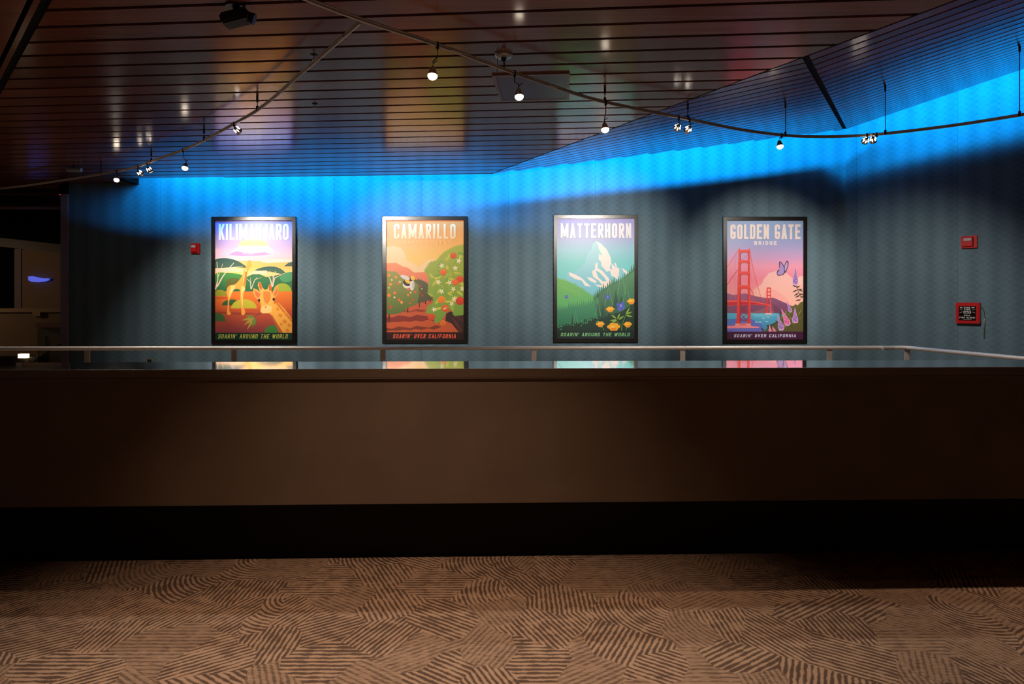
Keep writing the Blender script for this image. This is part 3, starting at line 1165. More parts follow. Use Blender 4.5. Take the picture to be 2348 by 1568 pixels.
def draw_c(a, I):
    x0, x1, y0, y1 = I
    a.grad(x0, x1, [(y0, (243, 138, 66)), (250, (248, 158, 78)), (420, (252, 184, 94)), (560, (252, 200, 98)), (700, (246, 200, 120)), (y1, (240, 190, 120))])
    a.poly([(125, 425), (200, 412), (290, 430), (335, 490), (350, 560), (400, 600), (470, 625), (500, 650), (540, 610), (590, 570), (680, 558), (680, 720), (125, 720)], (255, 210, 158), (250, 206, 150))
    a.poly([(125, 605), (240, 602), (320, 645), (370, 655), (440, 710), (560, 705), (640, 740), (640, 840), (125, 840)], (246, 138, 78), (236, 122, 96))
    a.poly([(x0, 1080), (720, 980), (x1, 1100), (x1, 1378), (x0, 1378)], (206, 92, 58), (200, 88, 48))
    for (ya, yb, c) in ((1140, 1165, (150, 60, 40)), (1205, 1270, (140, 50, 38)), (1330, 1365, (130, 54, 36))):
        pts = [(x0, ya)] + [(x0 + (620) * i / 9, ya + 14 * math.sin(i * 2.1) - i * 2) for i in range(1, 10)] + \
              [(x0 + 600 * i / 9, yb + 10 * math.sin(i * 3.3) - i * 3) for i in range(9, -1, -1)]
        a.poly(pts, c)
    # receding rows of trees
    def bush(pts, c1, c2, n=0):
        out = []
        L = len(pts)
        for i in range(L):
            p, q = Vector(pts[i]), Vector(pts[(i + 1) % L])
            m = max(1, int((q - p).length / 26))
            for k in range(m):
                v = p.lerp(q, k / m)
                d = (q - p).normalized()
                nn = Vector((d.y, -d.x))
                out.append(tuple(v))
                out.append(tuple(v + (q - p) / m * .75 + nn * 15))
        a.poly(out, c1, c2)
    bush([(430, 800), (500, 790), (580, 830), (640, 930), (650, 1000), (560, 1030), (430, 1060)], (92, 92, 54), (84, 78, 50))
    for (px, py, h) in ((500, 1050, 50), (568, 1028, 36), (622, 1010, 30), (652, 1000, 24), (368, 1090, 70), (160, 1160, 110)):
        a.poly([(px - 9 if h > 60 else px - 5, py), (px + 9 if h > 60 else px + 5, py), (px + 6, py + h), (px - 6, py + h)], (60, 38, 34))
    bush([(125, 700), (230, 705), (300, 770), (420, 800), (480, 850), (490, 960), (470, 1060), (380, 1090), (300, 1150), (230, 1170), (125, 1170)], (150, 148, 58), (86, 110, 52))
    for (px, py, r, c) in ((158, 740, 18, (242, 130, 40)), (236, 762, 17, (240, 140, 48)), (176, 842, 18, (244, 140, 50)), (262, 832, 15, (224, 104, 48)), (158, 965, 20, (240, 128, 44)),
                           (222, 938, 17, (242, 116, 50)), (272, 1016, 16, (236, 104, 50)), (300, 1044, 16, (244, 150, 80)), (176, 1096, 20, (196, 74, 44)), (373, 962, 14, (232, 132, 60)),
                           (452, 926, 14, (232, 90, 48)), (396, 1052, 13, (210, 84, 46)), (424, 1016, 13, (196, 76, 44)), (508, 858, 14, (178, 74, 48)), (510, 936, 12, (168, 68, 46)), (532, 968, 14, (168, 66, 44)), (376, 900, 16, (226, 92, 50))):
        a.ell(px, py, r, r, c, n=14)
    for (px, py, r) in ((190, 792, 17), (282, 814, 18), (158, 880, 16), (220, 988, 18), (402, 936, 16), (528, 892, 12)):
        a.star(px, py, r, (238, 226, 170), rot=px)
    # big tree on the right
    a.poly([(800, 1170), (840, 1150), (995, 1110), (995, 1378), (940, 1378), (860, 1280), (790, 1250)], (58, 36, 34))
    a.poly([(860, 1200), (920, 1260), (985, 1378), (960, 1378), (900, 1290)], (96, 44, 36))
    a.poly([(900, 1180), (995, 1240), (995, 1262), (900, 1210)], (90, 40, 36))
    bush([(980, 405), (995, 405), (995, 1180), (890, 1190), (860, 1110), (800, 1150), (760, 1220), (690, 1280), (640, 1180), (575, 1160), (600, 1090), (660, 1050), (655, 960), (600, 930), (610, 830), (600, 740),
          (560, 690), (620, 600), (700, 575), (740, 520), (800, 470), (900, 420)], (176, 180, 60), (118, 156, 62))
    random.seed(3)
    for i in range(60):
        px, py = random.uniform(650, 985), random.uniform(480, 1130)
        if px < 720 and py < 640:
            continue
        a.leaf(px, py, random.uniform(60, 110), random.uniform(26, 38), random.uniform(0, 6.28), random.choice([(198, 196, 62), (150, 176, 62), (128, 166, 70), (172, 186, 66), (208, 200, 74)]))
    for (px, py, r, c, c2) in ((880, 520, 36, (236, 104, 44), (214, 74, 36)), (768, 706, 38, (246, 128, 44), (226, 96, 40)), (955, 785, 40, (240, 92, 44), (220, 70, 40)), (900, 820, 36, (250, 120, 44), (236, 100, 44)),
                               (748, 1014, 42, (250, 150, 40), (236, 118, 40)), (955, 1028, 48, (232, 74, 40), (206, 56, 36)), (790, 1112, 42, (236, 110, 44), (216, 84, 40)), (634, 1208, 42, (232, 88, 44), (204, 64, 38)), (764, 1278, 36, (232, 126, 48), (214, 98, 44))):
        a.ell(px, py, r, r * .97, c, c2, n=22)
    for (px, py) in ((940, 578), (902, 662), (750, 634), (712, 818), (838, 822), (748, 922), (880, 895), (982, 892), (892, 1004), (862, 1058), (664, 1124)):
        a.star(px, py, 36, (246, 238, 196), rot=py * .1)
    a.leaf(762, 1130, 50, 10, -0.8, (250, 210, 140))
    a.leaf(776, 1130, 54, 10, -0.7, (250, 210, 140))
    # bumble bee
    a.ell(358, 848, 46, 40, (238, 226, 200), rot=.4)
    a.ell(355, 830, 44, 28, (48, 34, 38), rot=.55)
    a.ell(374, 808, 38, 24, (250, 196, 60), rot=.5)
    a.ell(404, 786, 32, 22, (48, 34, 38), rot=.7)
    a.ell(426, 772, 30, 24, (250, 192, 60), rot=.9)
    a.ell(340, 764, 56, 22, (228, 214, 214), rot=.35)
    a.ell(420, 856, 26, 56, (236, 226, 220), rot=.1)
    a.ell(430, 850, 12, 44, (200, 190, 196), rot=.1)
    a.poly([(x0, 1378), (x1, 1378), (x1, y1), (x0, y1)], (44, 18, 20))


def draw_m(a, I):
    x0, x1, y0, y1 = I
    a.grad(x0, x1, [(y0, (146, 140, 206)), (330, (160, 168, 214)), (460, (138, 196, 214)), (600, (112, 204, 206)), (800, (104, 206, 206)), (1000, (120, 200, 206)), (y1, (120, 200, 206))])
    a.poly([(205, 795), (262, 704), (315, 712), (400, 650), (440, 610), (465, 545), (478, 485), (516, 460), (530, 390), (566, 355), (620, 380), (690, 450), (735, 540), (745, 600), (775, 610), (830, 660), (860, 652), (935, 712), (900, 790),
            (650, 1000), (560, 1000), (400, 900)], (160, 212, 222), (108, 196, 218))
    W = (246, 232, 226)
    a.poly([(566, 355), (620, 380), (690, 450), (735, 540), (742, 600), (722, 660), (700, 668), (660, 620), (625, 545), (640, 510), (615, 470), (600, 430), (596, 400)], W)
    a.poly([(600, 500), (640, 520), (700, 640), (760, 690), (800, 740), (835, 800), (790, 770), (740, 740), (730, 690), (690, 700), (640, 640), (600, 570)], W)
    a.poly([(560, 610), (590, 598), (588, 660), (640, 690), (700, 760), (760, 830), (748, 872), (690, 888), (600, 870), (555, 845), (640, 850), (600, 800), (540, 760), (525, 700), (560, 670)], W)
    a.poly([(565, 690), (600, 700), (660, 760), (690, 805), (650, 810), (600, 770)], (122, 200, 216))
    a.poly([(465, 760), (520, 770), (580, 810), (560, 830), (500, 800)], W)
    a.poly([(262, 706), (330, 728), (400, 765), (430, 790), (470, 830), (515, 866), (450, 862), (410, 800), (340, 782), (275, 745)], W)
    a.poly([(745, 610), (790, 650), (830, 665), (826, 770), (790, 730), (752, 690)], W)
    a.poly([(775, 605), (790, 600), (810, 655), (795, 650)], W)
    a.poly([(860, 655), (940, 712), (930, 740), (880, 700)], W)
    a.poly([(600, 560), (625, 590), (630, 620), (605, 590)], (130, 200, 216))
    a.poly([(640, 650), (665, 690), (650, 700), (628, 660)], (130, 200, 216))
    # forested slopes
    def ridge(pts, h, step, c1, c2, yb, seed):
        random.seed(seed)
        for p, q in zip(pts, pts[1:]):
            p, q = Vector(p), Vector(q)
            m = max(1, int((q - p).length / step))
            for k in range(m):
                v = p.lerp(q, k / m)
                w_ = p.lerp(q, (k + .5) / m)
                e_ = p.lerp(q, (k + 1) / m)
                hh = h * random.uniform(.45, 1.2)
                a.poly([(v.x - 1, v.y + 14), (w_.x, w_.y - hh), (e_.x + 1, e_.y + 14)], c1)
        a.poly([(x, y + 1) for x, y in pts] + [(pts[-1][0], yb), (pts[0][0], yb)], c1, c2)
    a.poly([(x0, 770), (190, 790), (300, 830), (400, 890), (500, 960), (560, 1010), (560, 1120), (x0, 1170)], (110, 186, 74), (86, 178, 112))
    ridge([(x0, 790), (200, 795), (300, 835), (400, 890), (500, 955), (570, 1010)], 34, 13, (104, 182, 76), (88, 178, 110), 1130, 4)
    ridge([(540, 1000), (640, 905), (760, 830), (860, 790), (935, 720), (1000, 665)], 66, 24, (54, 122, 80), (40, 108, 78), 1200, 5)
    a.poly([(560, 1060), (640, 925), (760, 850), (900, 770), (1000, 690), (1000, 1378), (400, 1378)], (78, 142, 96), (26, 72, 60))
    ridge([(x0, 1140), (200, 1120), (300, 1098), (420, 1088), (520, 1060), (600, 1000)], 70, 22, (60, 138, 92), (60, 140, 100), 1380, 6)
    a.poly([(x0, 1165), (300, 1100), (560, 1060), (700, 1000), (1000, 1100), (1000, 1380), (x0, 1380)], (66, 150, 104), (34, 110, 84))
    a.poly([(560, 1075), (680, 960), (800, 930), (1000, 900), (1000, 1380), (700, 1380), (600, 1280)], (66, 128, 92), (22, 66, 54))
    for (px, yt, yb, hw) in ((793, 890, 1110, 34), (852, 965, 1060, 20), (646, 1035, 1200, 24), (308, 1170, 1280, 16), (590, 900, 985, 12)):
        a.poly([(px, yt), (px + hw, yb), (px - hw, yb)], (38, 92, 68), (30, 78, 62))
    for (px, yt, yb, hw) in ((858, 690, 960, 46), (912, 815, 1060, 40), (713, 850, 1080, 44), (592, 1005, 1195, 30), (340, 1130, 1270, 22)):
        a.line([(px - hw, yb), (px, yt), (px + hw, yb)], 4, (112, 196, 110))
    for i in range(26):
        t = i / 26
        a.ell(180 + 230 * t + random.uniform(-12, 12), 860 + 110 * t + random.uniform(-14, 14), 4, 3, (176, 206, 70), n=6)
    # dark meadow
    random.seed(11)
    pts = [(x0, 1320)]
    for i in range(26):
        xx = x0 + 20 + i * 22
        pts.append((xx, 1330 - i * 5 - random.uniform(0, 44)))
        pts.append((xx + 12, 1345 - i * 6))
    pts += [(720, 1180), (860, 1150), (1000, 1040), (1000, 1366), (x0, 1366)]
    a.poly(pts, (26, 66, 48), (18, 52, 42))
    for i in range(46):
        px = random.uniform(140, 620)
        a.ell(px, 1340 - (px - 140) * .2 + random.uniform(-40, 22), 11, 7, random.choice([(70, 158, 100), (14, 44, 38), (20, 56, 44)]), rot=random.uniform(0, 3), n=7)
    for i in range(16):
        a.leaf(random.uniform(640, 980), random.uniform(1110, 1330), 70, 14, random.uniform(0, 6.28), (22, 58, 46))
    ST = (112, 158, 62)
    a.line([(855, 1360), (862, 1290), (905, 1180), (950, 1080)], 7, ST, 4)
    a.line([(850, 1300), (800, 1250), (750, 1160)], 6, ST, 4)
    a.line([(636, 1316), (662, 1358)], 5, ST)
    a.line([(916, 1320), (906, 1358)], 5, ST)
    for (px, py, an) in ((800, 1240, 3.0), (805, 1240, 2.6), (800, 1225, 3.7), (810, 1235, -1.2), (820, 1240, -.6), (905, 1180, -.4), (905, 1190, .2), (905, 1175, -1.0)):
        a.leaf(px, py, 78, 20, an, (146, 180, 66))
    # buttercups
    def cup(px, py, s):
        for (dx, dy, r) in ((-.75, -.05, .42), (-.3, -.4, .45), (.35, -.4, .45), (.75, -.1, .4), (0, .2, .75)):
            a.ell(px + dx * s, py + dy * s, r * s, r * s * .8, (255, 190, 46), (250, 160, 36), n=14)
        a.ell(px, py + .3 * s, .45 * s, .26 * s, (250, 142, 30), n=12)
        a.ell(px - .15 * s, py - .05 * s, .36 * s, .18 * s, (255, 214, 92), n=12)
    for (px, py, s) in ((728, 1124, 42), (966, 1034, 42), (618, 1290, 42), (768, 1322, 64), (926, 1294, 42)):
        cup(px, py, s)
    for (px, py, s) in ((698, 986, 26), (844, 1090, 44), (238, 982, 18)):
        for (dx, dy) in ((-.5, -.3), (.4, -.6), (-.3, .5), (.6, .3), (0, 0)):
            a.ell(px + dx * s, py + dy * s, s * .5, s * .7, (70, 92, 186), (96, 108, 206), rot=dx, n=12)
        a.line([(px - s * .6, py - s * .6), (px + s * .5, py + s * .9)], 4, (36, 44, 112))
        a.ell(px + s * .1, py - s * .2, s * .18, s * .4, (170, 176, 232), n=8)
    a.poly([(x0, 1362), (x1, 1362), (x1, y1), (x0, y1)], (20, 42, 42))


def draw_g(a, I):
    x0, x1, y0, y1 = I
    a.grad(x0, x1, [(y0, (150, 176, 220)), (300, (150, 170, 216)), (430, (176, 168, 214)), (540, (212, 164, 208)), (640, (246, 160, 186)), (780, (246, 140, 160)), (950, (248, 160, 160)), (1100, (250, 170, 160)), (y1, (250, 170, 160))])
    for pl in ([(340, 440), (240, 350)], [(520, 410), (700, 600)], [(700, 340), (900, 640)], [(400, 500), (560, 640)], [(930, 300), (985, 420)]):
        a.line(pl, 4, (186, 182, 222), 2)
    PK = (252, 192, 190)
    a.poly([(430, 900), (520, 840), (545, 780), (600, 715), (690, 690), (780, 705), (850, 760), (900, 820), (985, 745), (985, 1100), (430, 1000)], PK, (255, 190, 170))
    a.poly([(900, 800), (940, 752), (985, 748), (985, 860)], (252, 200, 192))
    a.poly([(560, 900), (620, 880), (760, 960), (860, 1070), (560, 1000)], (255, 176, 170))
    # headlands
    a.poly([(x0, 940), (200, 962), (330, 942), (450, 975), (560, 995), (650, 992), (760, 1040), (850, 1082), (920, 1110), (920, 1180), (x0, 1180)], (146, 92, 132), (122, 70, 100))
    a.poly([(390, 1160), (520, 1120), (600, 1080), (640, 1130), (700, 1180), (390, 1180)], (152, 92, 110))
    a.poly([(x0, 1090), (200, 1100), (260, 1150), (x0, 1170)], (132, 80, 108))
    a.poly([(650, 1060), (720, 1120), (760, 1160), (660, 1170)], (120, 66, 96))
    # water
    a.poly([(x0, 1165), (x1, 1165), (x1, 1372), (x0, 1372)], (92, 176, 208), (60, 130, 186))
    a.poly([(x0, 1230), (380, 1220), (520, 1290), (540, 1372), (x0, 1372)], (84, 120, 190), (110, 110, 200))
    a.poly([(390, 1170), (700, 1178), (640, 1200), (450, 1210)], (110, 190, 214))
    for (px, py) in ((590, 1210), (540, 1222), (575, 1260), (500, 1266), (460, 1266)):
        a.ell(px, py, 20, 4, (200, 226, 238), n=8)
    RD, RL, RK = (226, 60, 60), (246, 88, 78), (184, 40, 60)
    # cables and hangers
    for i in range(8):
        xx = 140 + i * 14
        a.line([(xx, 640 - (xx - 126) * 1.45 + 14), (xx, 1024)], 2.5, (226, 110, 136))
    for i in range(7):
        xx = 292 + i * 12
        a.line([(xx, 560), (xx, 1024)], 2, (226, 120, 140))
    for i in range(11):
        xx = 404 + i * 15
        yy = 560 + (xx - 390) * 3.3 if xx < 500 else 1000
        a.line([(xx, min(yy, 990)), (xx, 1035)], 2, (232, 120, 140))
    a.line([(x0, 655), (185, 560), (262, 450)], 6, RL)
    a.line([(x0, 855), (190, 760), (262, 665)], 6, RK)
    a.line([(384, 480), (430, 700), (510, 985)], 7, RL, 4)
    a.line([(384, 870), (430, 970), (520, 1030)], 5, RK, 3)
    a.line([(384, 490), (310, 560), (290, 570)], 3, RK)
    a.line([(580, 885), (560, 960), (530, 1030)], 3, RL)
    # deck
    a.poly([(x0, 1022), (300, 1020), (440, 1035), (560, 1058), (622, 1075), (622, 1092), (560, 1080), (420, 1070), (260, 1072), (x0, 1088)], RL)
    a.poly([(x0, 1040), (300, 1036), (440, 1048), (560, 1070), (610, 1084), (560, 1078), (420, 1066), (260, 1068), (x0, 1082)], (206, 48, 60))
    for i in range(20):
        xx = 132 + i * 16
        a.line([(xx, 1042), (xx, 1078)], 3, (160, 34, 56))
    # big tower
    for (lx0, lx1, lx2, lx3) in ((258, 276, 235, 270), (374, 388, 362, 394)):
        a.poly([(lx0, 450), (lx1, 450), (lx3, 1280), (lx2, 1280)], RL, RD)
    a.poly([(276, 470), (285, 470), (282, 1280), (268, 1280)], RK)
    a.poly([(366, 470), (374, 470), (368, 1280), (358, 1280)], (206, 48, 56))
    for (yt, yb) in ((455, 497), (572, 614), (697, 745), (850, 902)):
        w_ = (yt - 455) * .02
        a.poly([(260 - w_, yt), (388, yt), (388, yb), (360, yb), (352, yb - 10), (300, yb - 10), (290, yb), (258 - w_, yb)], RL, RD)
    a.poly([(262, 455), (276, 462), (374, 462), (384, 455), (386, 430), (380, 440), (374, 452), (276, 456), (270, 430), (264, 440)], RL)
    for (xa, xb, ya, yb) in ((284, 344, 1092, 1140), (278, 350, 1172, 1240)):
        a.line([(xa, ya), (xb, yb)], 7, (150, 36, 60))
        a.line([(xb, ya), (xa, yb)], 7, (150, 36, 60))
    for yy in (1082, 1140, 1168, 1244):
        a.line([(268, yy), (364, yy)], 8, RK)
    a.poly([(222, 1280), (392, 1280), (400, 1318), (218, 1318)], (250, 150, 140))
    a.poly([(270, 1282), (340, 1282), (340, 1316), (270, 1316)], (224, 110, 116))
    a.poly([(x0, 1308), (300, 1302), (495, 1318), (480, 1332), (x0, 1336)], (248, 140, 150))
    a.poly([(232, 1255), (272, 1250), (272, 1282), (230, 1282)], RD)
    a.poly([(354, 1250), (396, 1255), (398, 1282), (352, 1282)], RD)
    # far tower
    a.poly([(575, 878), (585, 878), (584, 1166), (566, 1166)], RD)
    a.poly([(610, 878), (620, 878), (626, 1166), (612, 1166)], RL)
    for (yt, yb) in ((878, 890), (922, 932), (962, 972), (1000, 1012), (1046, 1056)):
        a.poly([(574, yt), (620, yt), (622, yb), (574, yb)], RD)
    a.poly([(562, 1164), (628, 1164), (630, 1180), (560, 1180)], (250, 190, 190))
    # butterfly
    PU, DK = (176, 150, 210), (84, 56, 92)
    a.poly([(716, 588), (745, 600), (768, 640), (780, 690), (770, 715), (735, 740), (700, 745), (686, 715), (700, 680), (718, 675), (712, 640)], DK, smooth=True)
    a.poly([(724, 600), (748, 620), (766, 660), (772, 700), (745, 728), (705, 738), (694, 712), (715, 684), (720, 650)], PU, smooth=True)
    a.poly([(770, 640), (785, 595), (800, 578), (818, 592), (815, 640), (795, 690), (776, 712), (766, 690)], DK, smooth=True)
    a.poly([(776, 645), (790, 605), (800, 592), (808, 602), (806, 640), (790, 680), (778, 694)], (196, 168, 220), smooth=True)
    a.line([(750, 740), (780, 712), (800, 690)], 8, DK, 3)
    # foliage
    OL = (104, 98, 52)
    a.poly([(985, 1030), (950, 1045), (920, 1080), (900, 1065), (850, 1095), (800, 1130), (790, 1180), (740, 1210), (700, 1240), (680, 1260), (640, 1290), (580, 1330), (550, 1372), (985, 1372)], OL, (92, 88, 48))
    a.poly([(505, 1325), (535, 1340), (548, 1372), (530, 1372)], (72, 72, 50))
    a.poly([(570, 1300), (640, 1286), (700, 1250), (640, 1330), (600, 1350)], (66, 74, 52), smooth=False)
    random.seed(5)
    for i in range(34):
        a.leaf(random.uniform(700, 970), random.uniform(1130, 1350), random.uniform(50, 90), 16, random.uniform(3.4, 6.0), random.choice([(130, 120, 62), (84, 82, 46), (146, 130, 70), (74, 76, 46)]))
    a.line([(900, 845), (925, 920), (965, 1000)], 7, (92, 80, 60))
    for (px, py, an, L) in ((905, 870, 3.6, 50), (908, 880, -.5, 44), (915, 905, 2.7, 60), (918, 905, -.2, 60), (930, 940, 2.6, 62), (935, 950, .1, 60), (945, 965, 2.7, 62), (955, 985, -.3, 50), (960, 1015, 3.0, 70), (930, 900, .4, 60)):
        a.leaf(px, py, L, 18, an, (88, 76, 58))
    def fox(px, py, L, w, an, c1, c2):
        d = Vector((math.sin(an), -math.cos(an)))
        n = Vector((-d.y, d.x))
        p = Vector((px, py))
        sh = [p + d * L, p + d * L * .55 + n * w * .22, p + d * L * .2 + n * w * .5, p + d * 0 + n * w * .42, p - d * L * .07,
              p - n * w * .42, p + d * L * .2 - n * w * .5, p + d * L * .55 - n * w * .22]
        a.poly([tuple(v) for v in sh], (226, 178, 220))
        sh2 = [p + d * L * .08 + (v - p) * .84 - d * L * .02 for v in sh]
        a.poly([tuple(v) for v in sh2], c1, c2)
        for k in range(5):
            v = p + d * L * (.08 + .13 * k) + n * w * .16 * (1 if k % 2 else -1)
            a.ell(v.x, v.y, w * .08, w * .08, (216, 186, 228), n=8)
    for (px, py, L, w_, an, c1, c2) in ((894, 845, 215, 66, .02, (150, 118, 190), (150, 116, 196)), (842, 1150, 140, 44, -.35, (176, 140, 206), (150, 110, 180)), (893, 1268, 172, 72, -.02, (180, 128, 200), (168, 110, 190)),
                                         (815, 1295, 200, 72, -.42, (236, 120, 180), (226, 96, 150)), (742, 1350, 185, 70, -.28, (178, 130, 206), (158, 118, 190)), (612, 1378, 90, 34, -.08, (250, 150, 180), (240, 130, 160)), (662, 1378, 80, 36, -.35, (250, 130, 170), (236, 110, 150))):
        fox(px, py, L, w_, an, c1, c2)
    a.poly([(x0, 1372), (x1, 1372), (x1, y1), (x0, y1)], (74, 30, 62))


W1 = (240, 232, 238)
poster(470, 480, (79, 1028, 84, 1506), (120, 985, 122, 1482),
       'framed KILIMANJARO poster with two giraffes under a snowy mountain', draw_k,
       [('KILIMANJARO', 160, 944, 165, 343, 24, 0, (236, 232, 244), 0.24), ("SOARIN' AROUND THE WORLD", 152, 930, 1400, 1450, 7.5, .18, (196, 196, 84), 0.42)])
poster(860, 480, (84, 1040, 80, 1504), (127, 996, 112, 1478),
       'framed CAMARILLO poster with orange groves and a bumble bee', draw_c,
       [('CAMARILLO', 214, 908, 165, 332, 25, 0, (252, 214, 160), 0.30), ('ORANGE GROVES', 272, 856, 352, 396, 9, 0, (252, 196, 112), 0.5),
        ("SOARIN' OVER CALIFORNIA", 202, 906, 1398, 1446, 8, .18, (240, 92, 60), 0.42)])
poster(1250, 480, (92, 1040, 64, 1494), (132, 1000, 106, 1452),
       'framed MATTERHORN poster with a white peak above green slopes', draw_m,
       [('MATTERHORN', 172, 964, 158, 322, 25, 0, (236, 230, 230), 0.28), ("SOARIN' AROUND THE WORLD", 172, 944, 1386, 1424, 7, .18, (140, 210, 140), 0.42)])
poster(1640, 480, (82, 1026, 84, 1504), (126, 990, 122, 1464),
       'framed GOLDEN GATE BRIDGE poster with red towers and pink sky', draw_g,
       [('GOLDEN GATE', 164, 952, 170, 336, 26, 0, (244, 226, 220), 0.24), ('BRIDGE', 432, 686, 358, 402, 11, 0, (240, 228, 236), 0.4),
        ("SOARIN' OVER CALIFORNIA", 204, 898, 1400, 1436, 7, .18, (206, 206, 232), 0.42)])


# ------------------------------------------------------------------ track lighting
ZT = EYE + 1.72
def tp(x, y):
    Y = 1.72 * F / (HY - y)
    return Vector(((x - HX) / F * Y, Y, ZT))


def smooth_path(pts, n=8):
    out = []
    for i in range(len(pts) - 1):
        p0, p1, p2, p3 = pts[max(i - 1, 0)], pts[i], pts[i + 1], pts[min(i + 2, len(pts) - 1)]
        for k in range(n):
            t = k / n
            out.append(0.5 * ((2 * p1) + (p2 - p0) * t + (2 * p0 - 5 * p1 + 4 * p2 - p3) * t * t + (3 * p1 - p0 - 3 * p2 + p3) * t ** 3))
    out.append(pts[-1])
    return out


def monorail(name, label, pix, pre=None):
    pts = [tp(*p) for p in pix]
    if pre is not None:
        pts = [Vector(p) for p in pre] + pts
    path = smooth_path(pts)
    t = thing(name, label, 'light track', tuple(path[0]))
    bm = bmesh.new()
    tube(bm, [p - path[0] + Vector((0, 0, 0.006)) for p in path], 0.0085, 8)
    tube(bm, [p - path[0] + Vector((0, 0, -0.009)) for p in path], 0.0075, 8)
    obj('track_rail', bm, M['track'], t, smooth=True)
    return t, path


main_t, main_p = monorail('light_track', 'long nickel light track running from top centre to the right corner',
                          [(520, -78), (705, -2), (830, 45), (1005, 103), (1160, 160), (1297, 207), (1390, 234), (1580, 273), (1700, 297), (1800, 310), (1870, 313), (1940, 312), (2020, 307), (2180, 288), (2348, 262), (2640, 214)],
                          pre=None)
br_t, br_p = monorail('light_track', 'branch light track curving from the long track towards the dark left wall end',
                      [(826, 50), (700, 160), (600, 245), (525, 290), (440, 335), (360, 365), (290, 388), (150, 412), (0, 432), (-260, 456)])


def connector(p, r=0.013, L=0.05, d=None, parent=None):
    bm = bmesh.new()
    tube(bm, [p - d * L, p + d * L], r, 10)
    return obj('connector', bm, M['track'], parent, smooth=True)


for tr, path, idxs in ((main_t, main_p, (26, 38)), (br_t, br_p, (3, 26))):
    for i in idxs:
        d = (path[i + 1] - path[i]).normalized()
        connector(path[i] - path[0], d=d, parent=tr)


def ceil_z(x, y):
    # height of the boards above a point
    def side(p, q, r):
        return (q[0] - p[0]) * (r[1] - p[1]) - (q[1] - p[1]) * (r[0] - p[0])
    if side(A, B, (x, y)) > 0:
        if side(B, E, (x, y)) > 0:
            return zf2(x, y)
        best = None
        for i in range(61):
            for k in range(61):
                p = B.lerp(C2, k / 60).lerp(E.lerp(F2, k / 60), i / 60)
                dd = (p.x - x) ** 2 + (p.y - y) ** 2
                if best is None or dd < best[0]:
                    best = (dd, p.z)
        return best[1]
    return ZC


def hanger(tr, path, px):
    """support rod from the ceiling to the nearest track point seen at column px"""
    best = min(path, key=lambda p: abs(HX + p.x / p.y * F - px))
    # refine by interpolation
    for p, q in zip(path, path[1:]):
        a, b = HX + p.x / p.y * F, HX + q.x / q.y * F
        if (a - px) * (b - px) <= 0 and abs(a - b) > 1e-6:
            best = p.lerp(q, (px - a) / (b - a))
            break
    z = ceil_z(best.x, best.y) + 0.004
    o = best - path[0]
    bm = bmesh.new()
    tube(bm, [o + Vector((0, 0, 0.01)), Vector((o.x, o.y, z - path[0].z))], 0.004, 8)
    tube(bm, [Vector((o.x, o.y, z - path[0].z - 0.055)), Vector((o.x, o.y, z - path[0].z))], 0.010, 10)
    tube(bm, [o + Vector((0, 0, -0.012)), o + Vector((0, 0, 0.035))], 0.012, 10)
    obj('support_rod', bm, M['dark'], tr, smooth=True)


for px in (1387, 1577, 1801, 2030, 2338):
    hanger(main_t, main_p, px)
for px in (590, 468, 347, 232):
    hanger(br_t, br_p, px)

# canopy feeding the track
cp = P(1155, 124, 1.84 * F / (HY - 124))
can = thing('ceiling_canopy', 'round nickel canopy on the ceiling feeding the long track', 'canopy', (cp.x, cp.y, ZC))
bm = bmesh.new()
tube(bm, [(0, 0, 0), (0, 0, -0.012), (0, 0, -0.024), (0, 0, -0.030)], [0.068, 0.067, 0.058, 0.03], 32)
obj('cover', bm, M['canopy'], can, smooth=True)
bm = bmesh.new()
tube(bm, [(0, 0, -0.028), (0, 0, -0.055)], [0.022, 0.016], 16)
tube(bm, [(0, 0, -0.05), (0.01, 0.04, -0.118)], 0.006, 10)
tube(bm, [(-0.045, 0.0, -0.02), (-0.05, 0.03, -0.12)], 0.0025, 8)
obj('feed_stem', bm, M['dark'], can, smooth=True)


def on_path(path, px):
    for p, q in zip(path, path[1:]):
        a, b = HX + p.x / p.y * F, HX + q.x / q.y * F
        if (a - px) * (b - px) <= 0 and abs(a - b) > 1e-6:
            return p.lerp(q, (px - a) / (b - a))
    return min(path, key=lambda p: abs(HX + p.x / p.y * F - px))


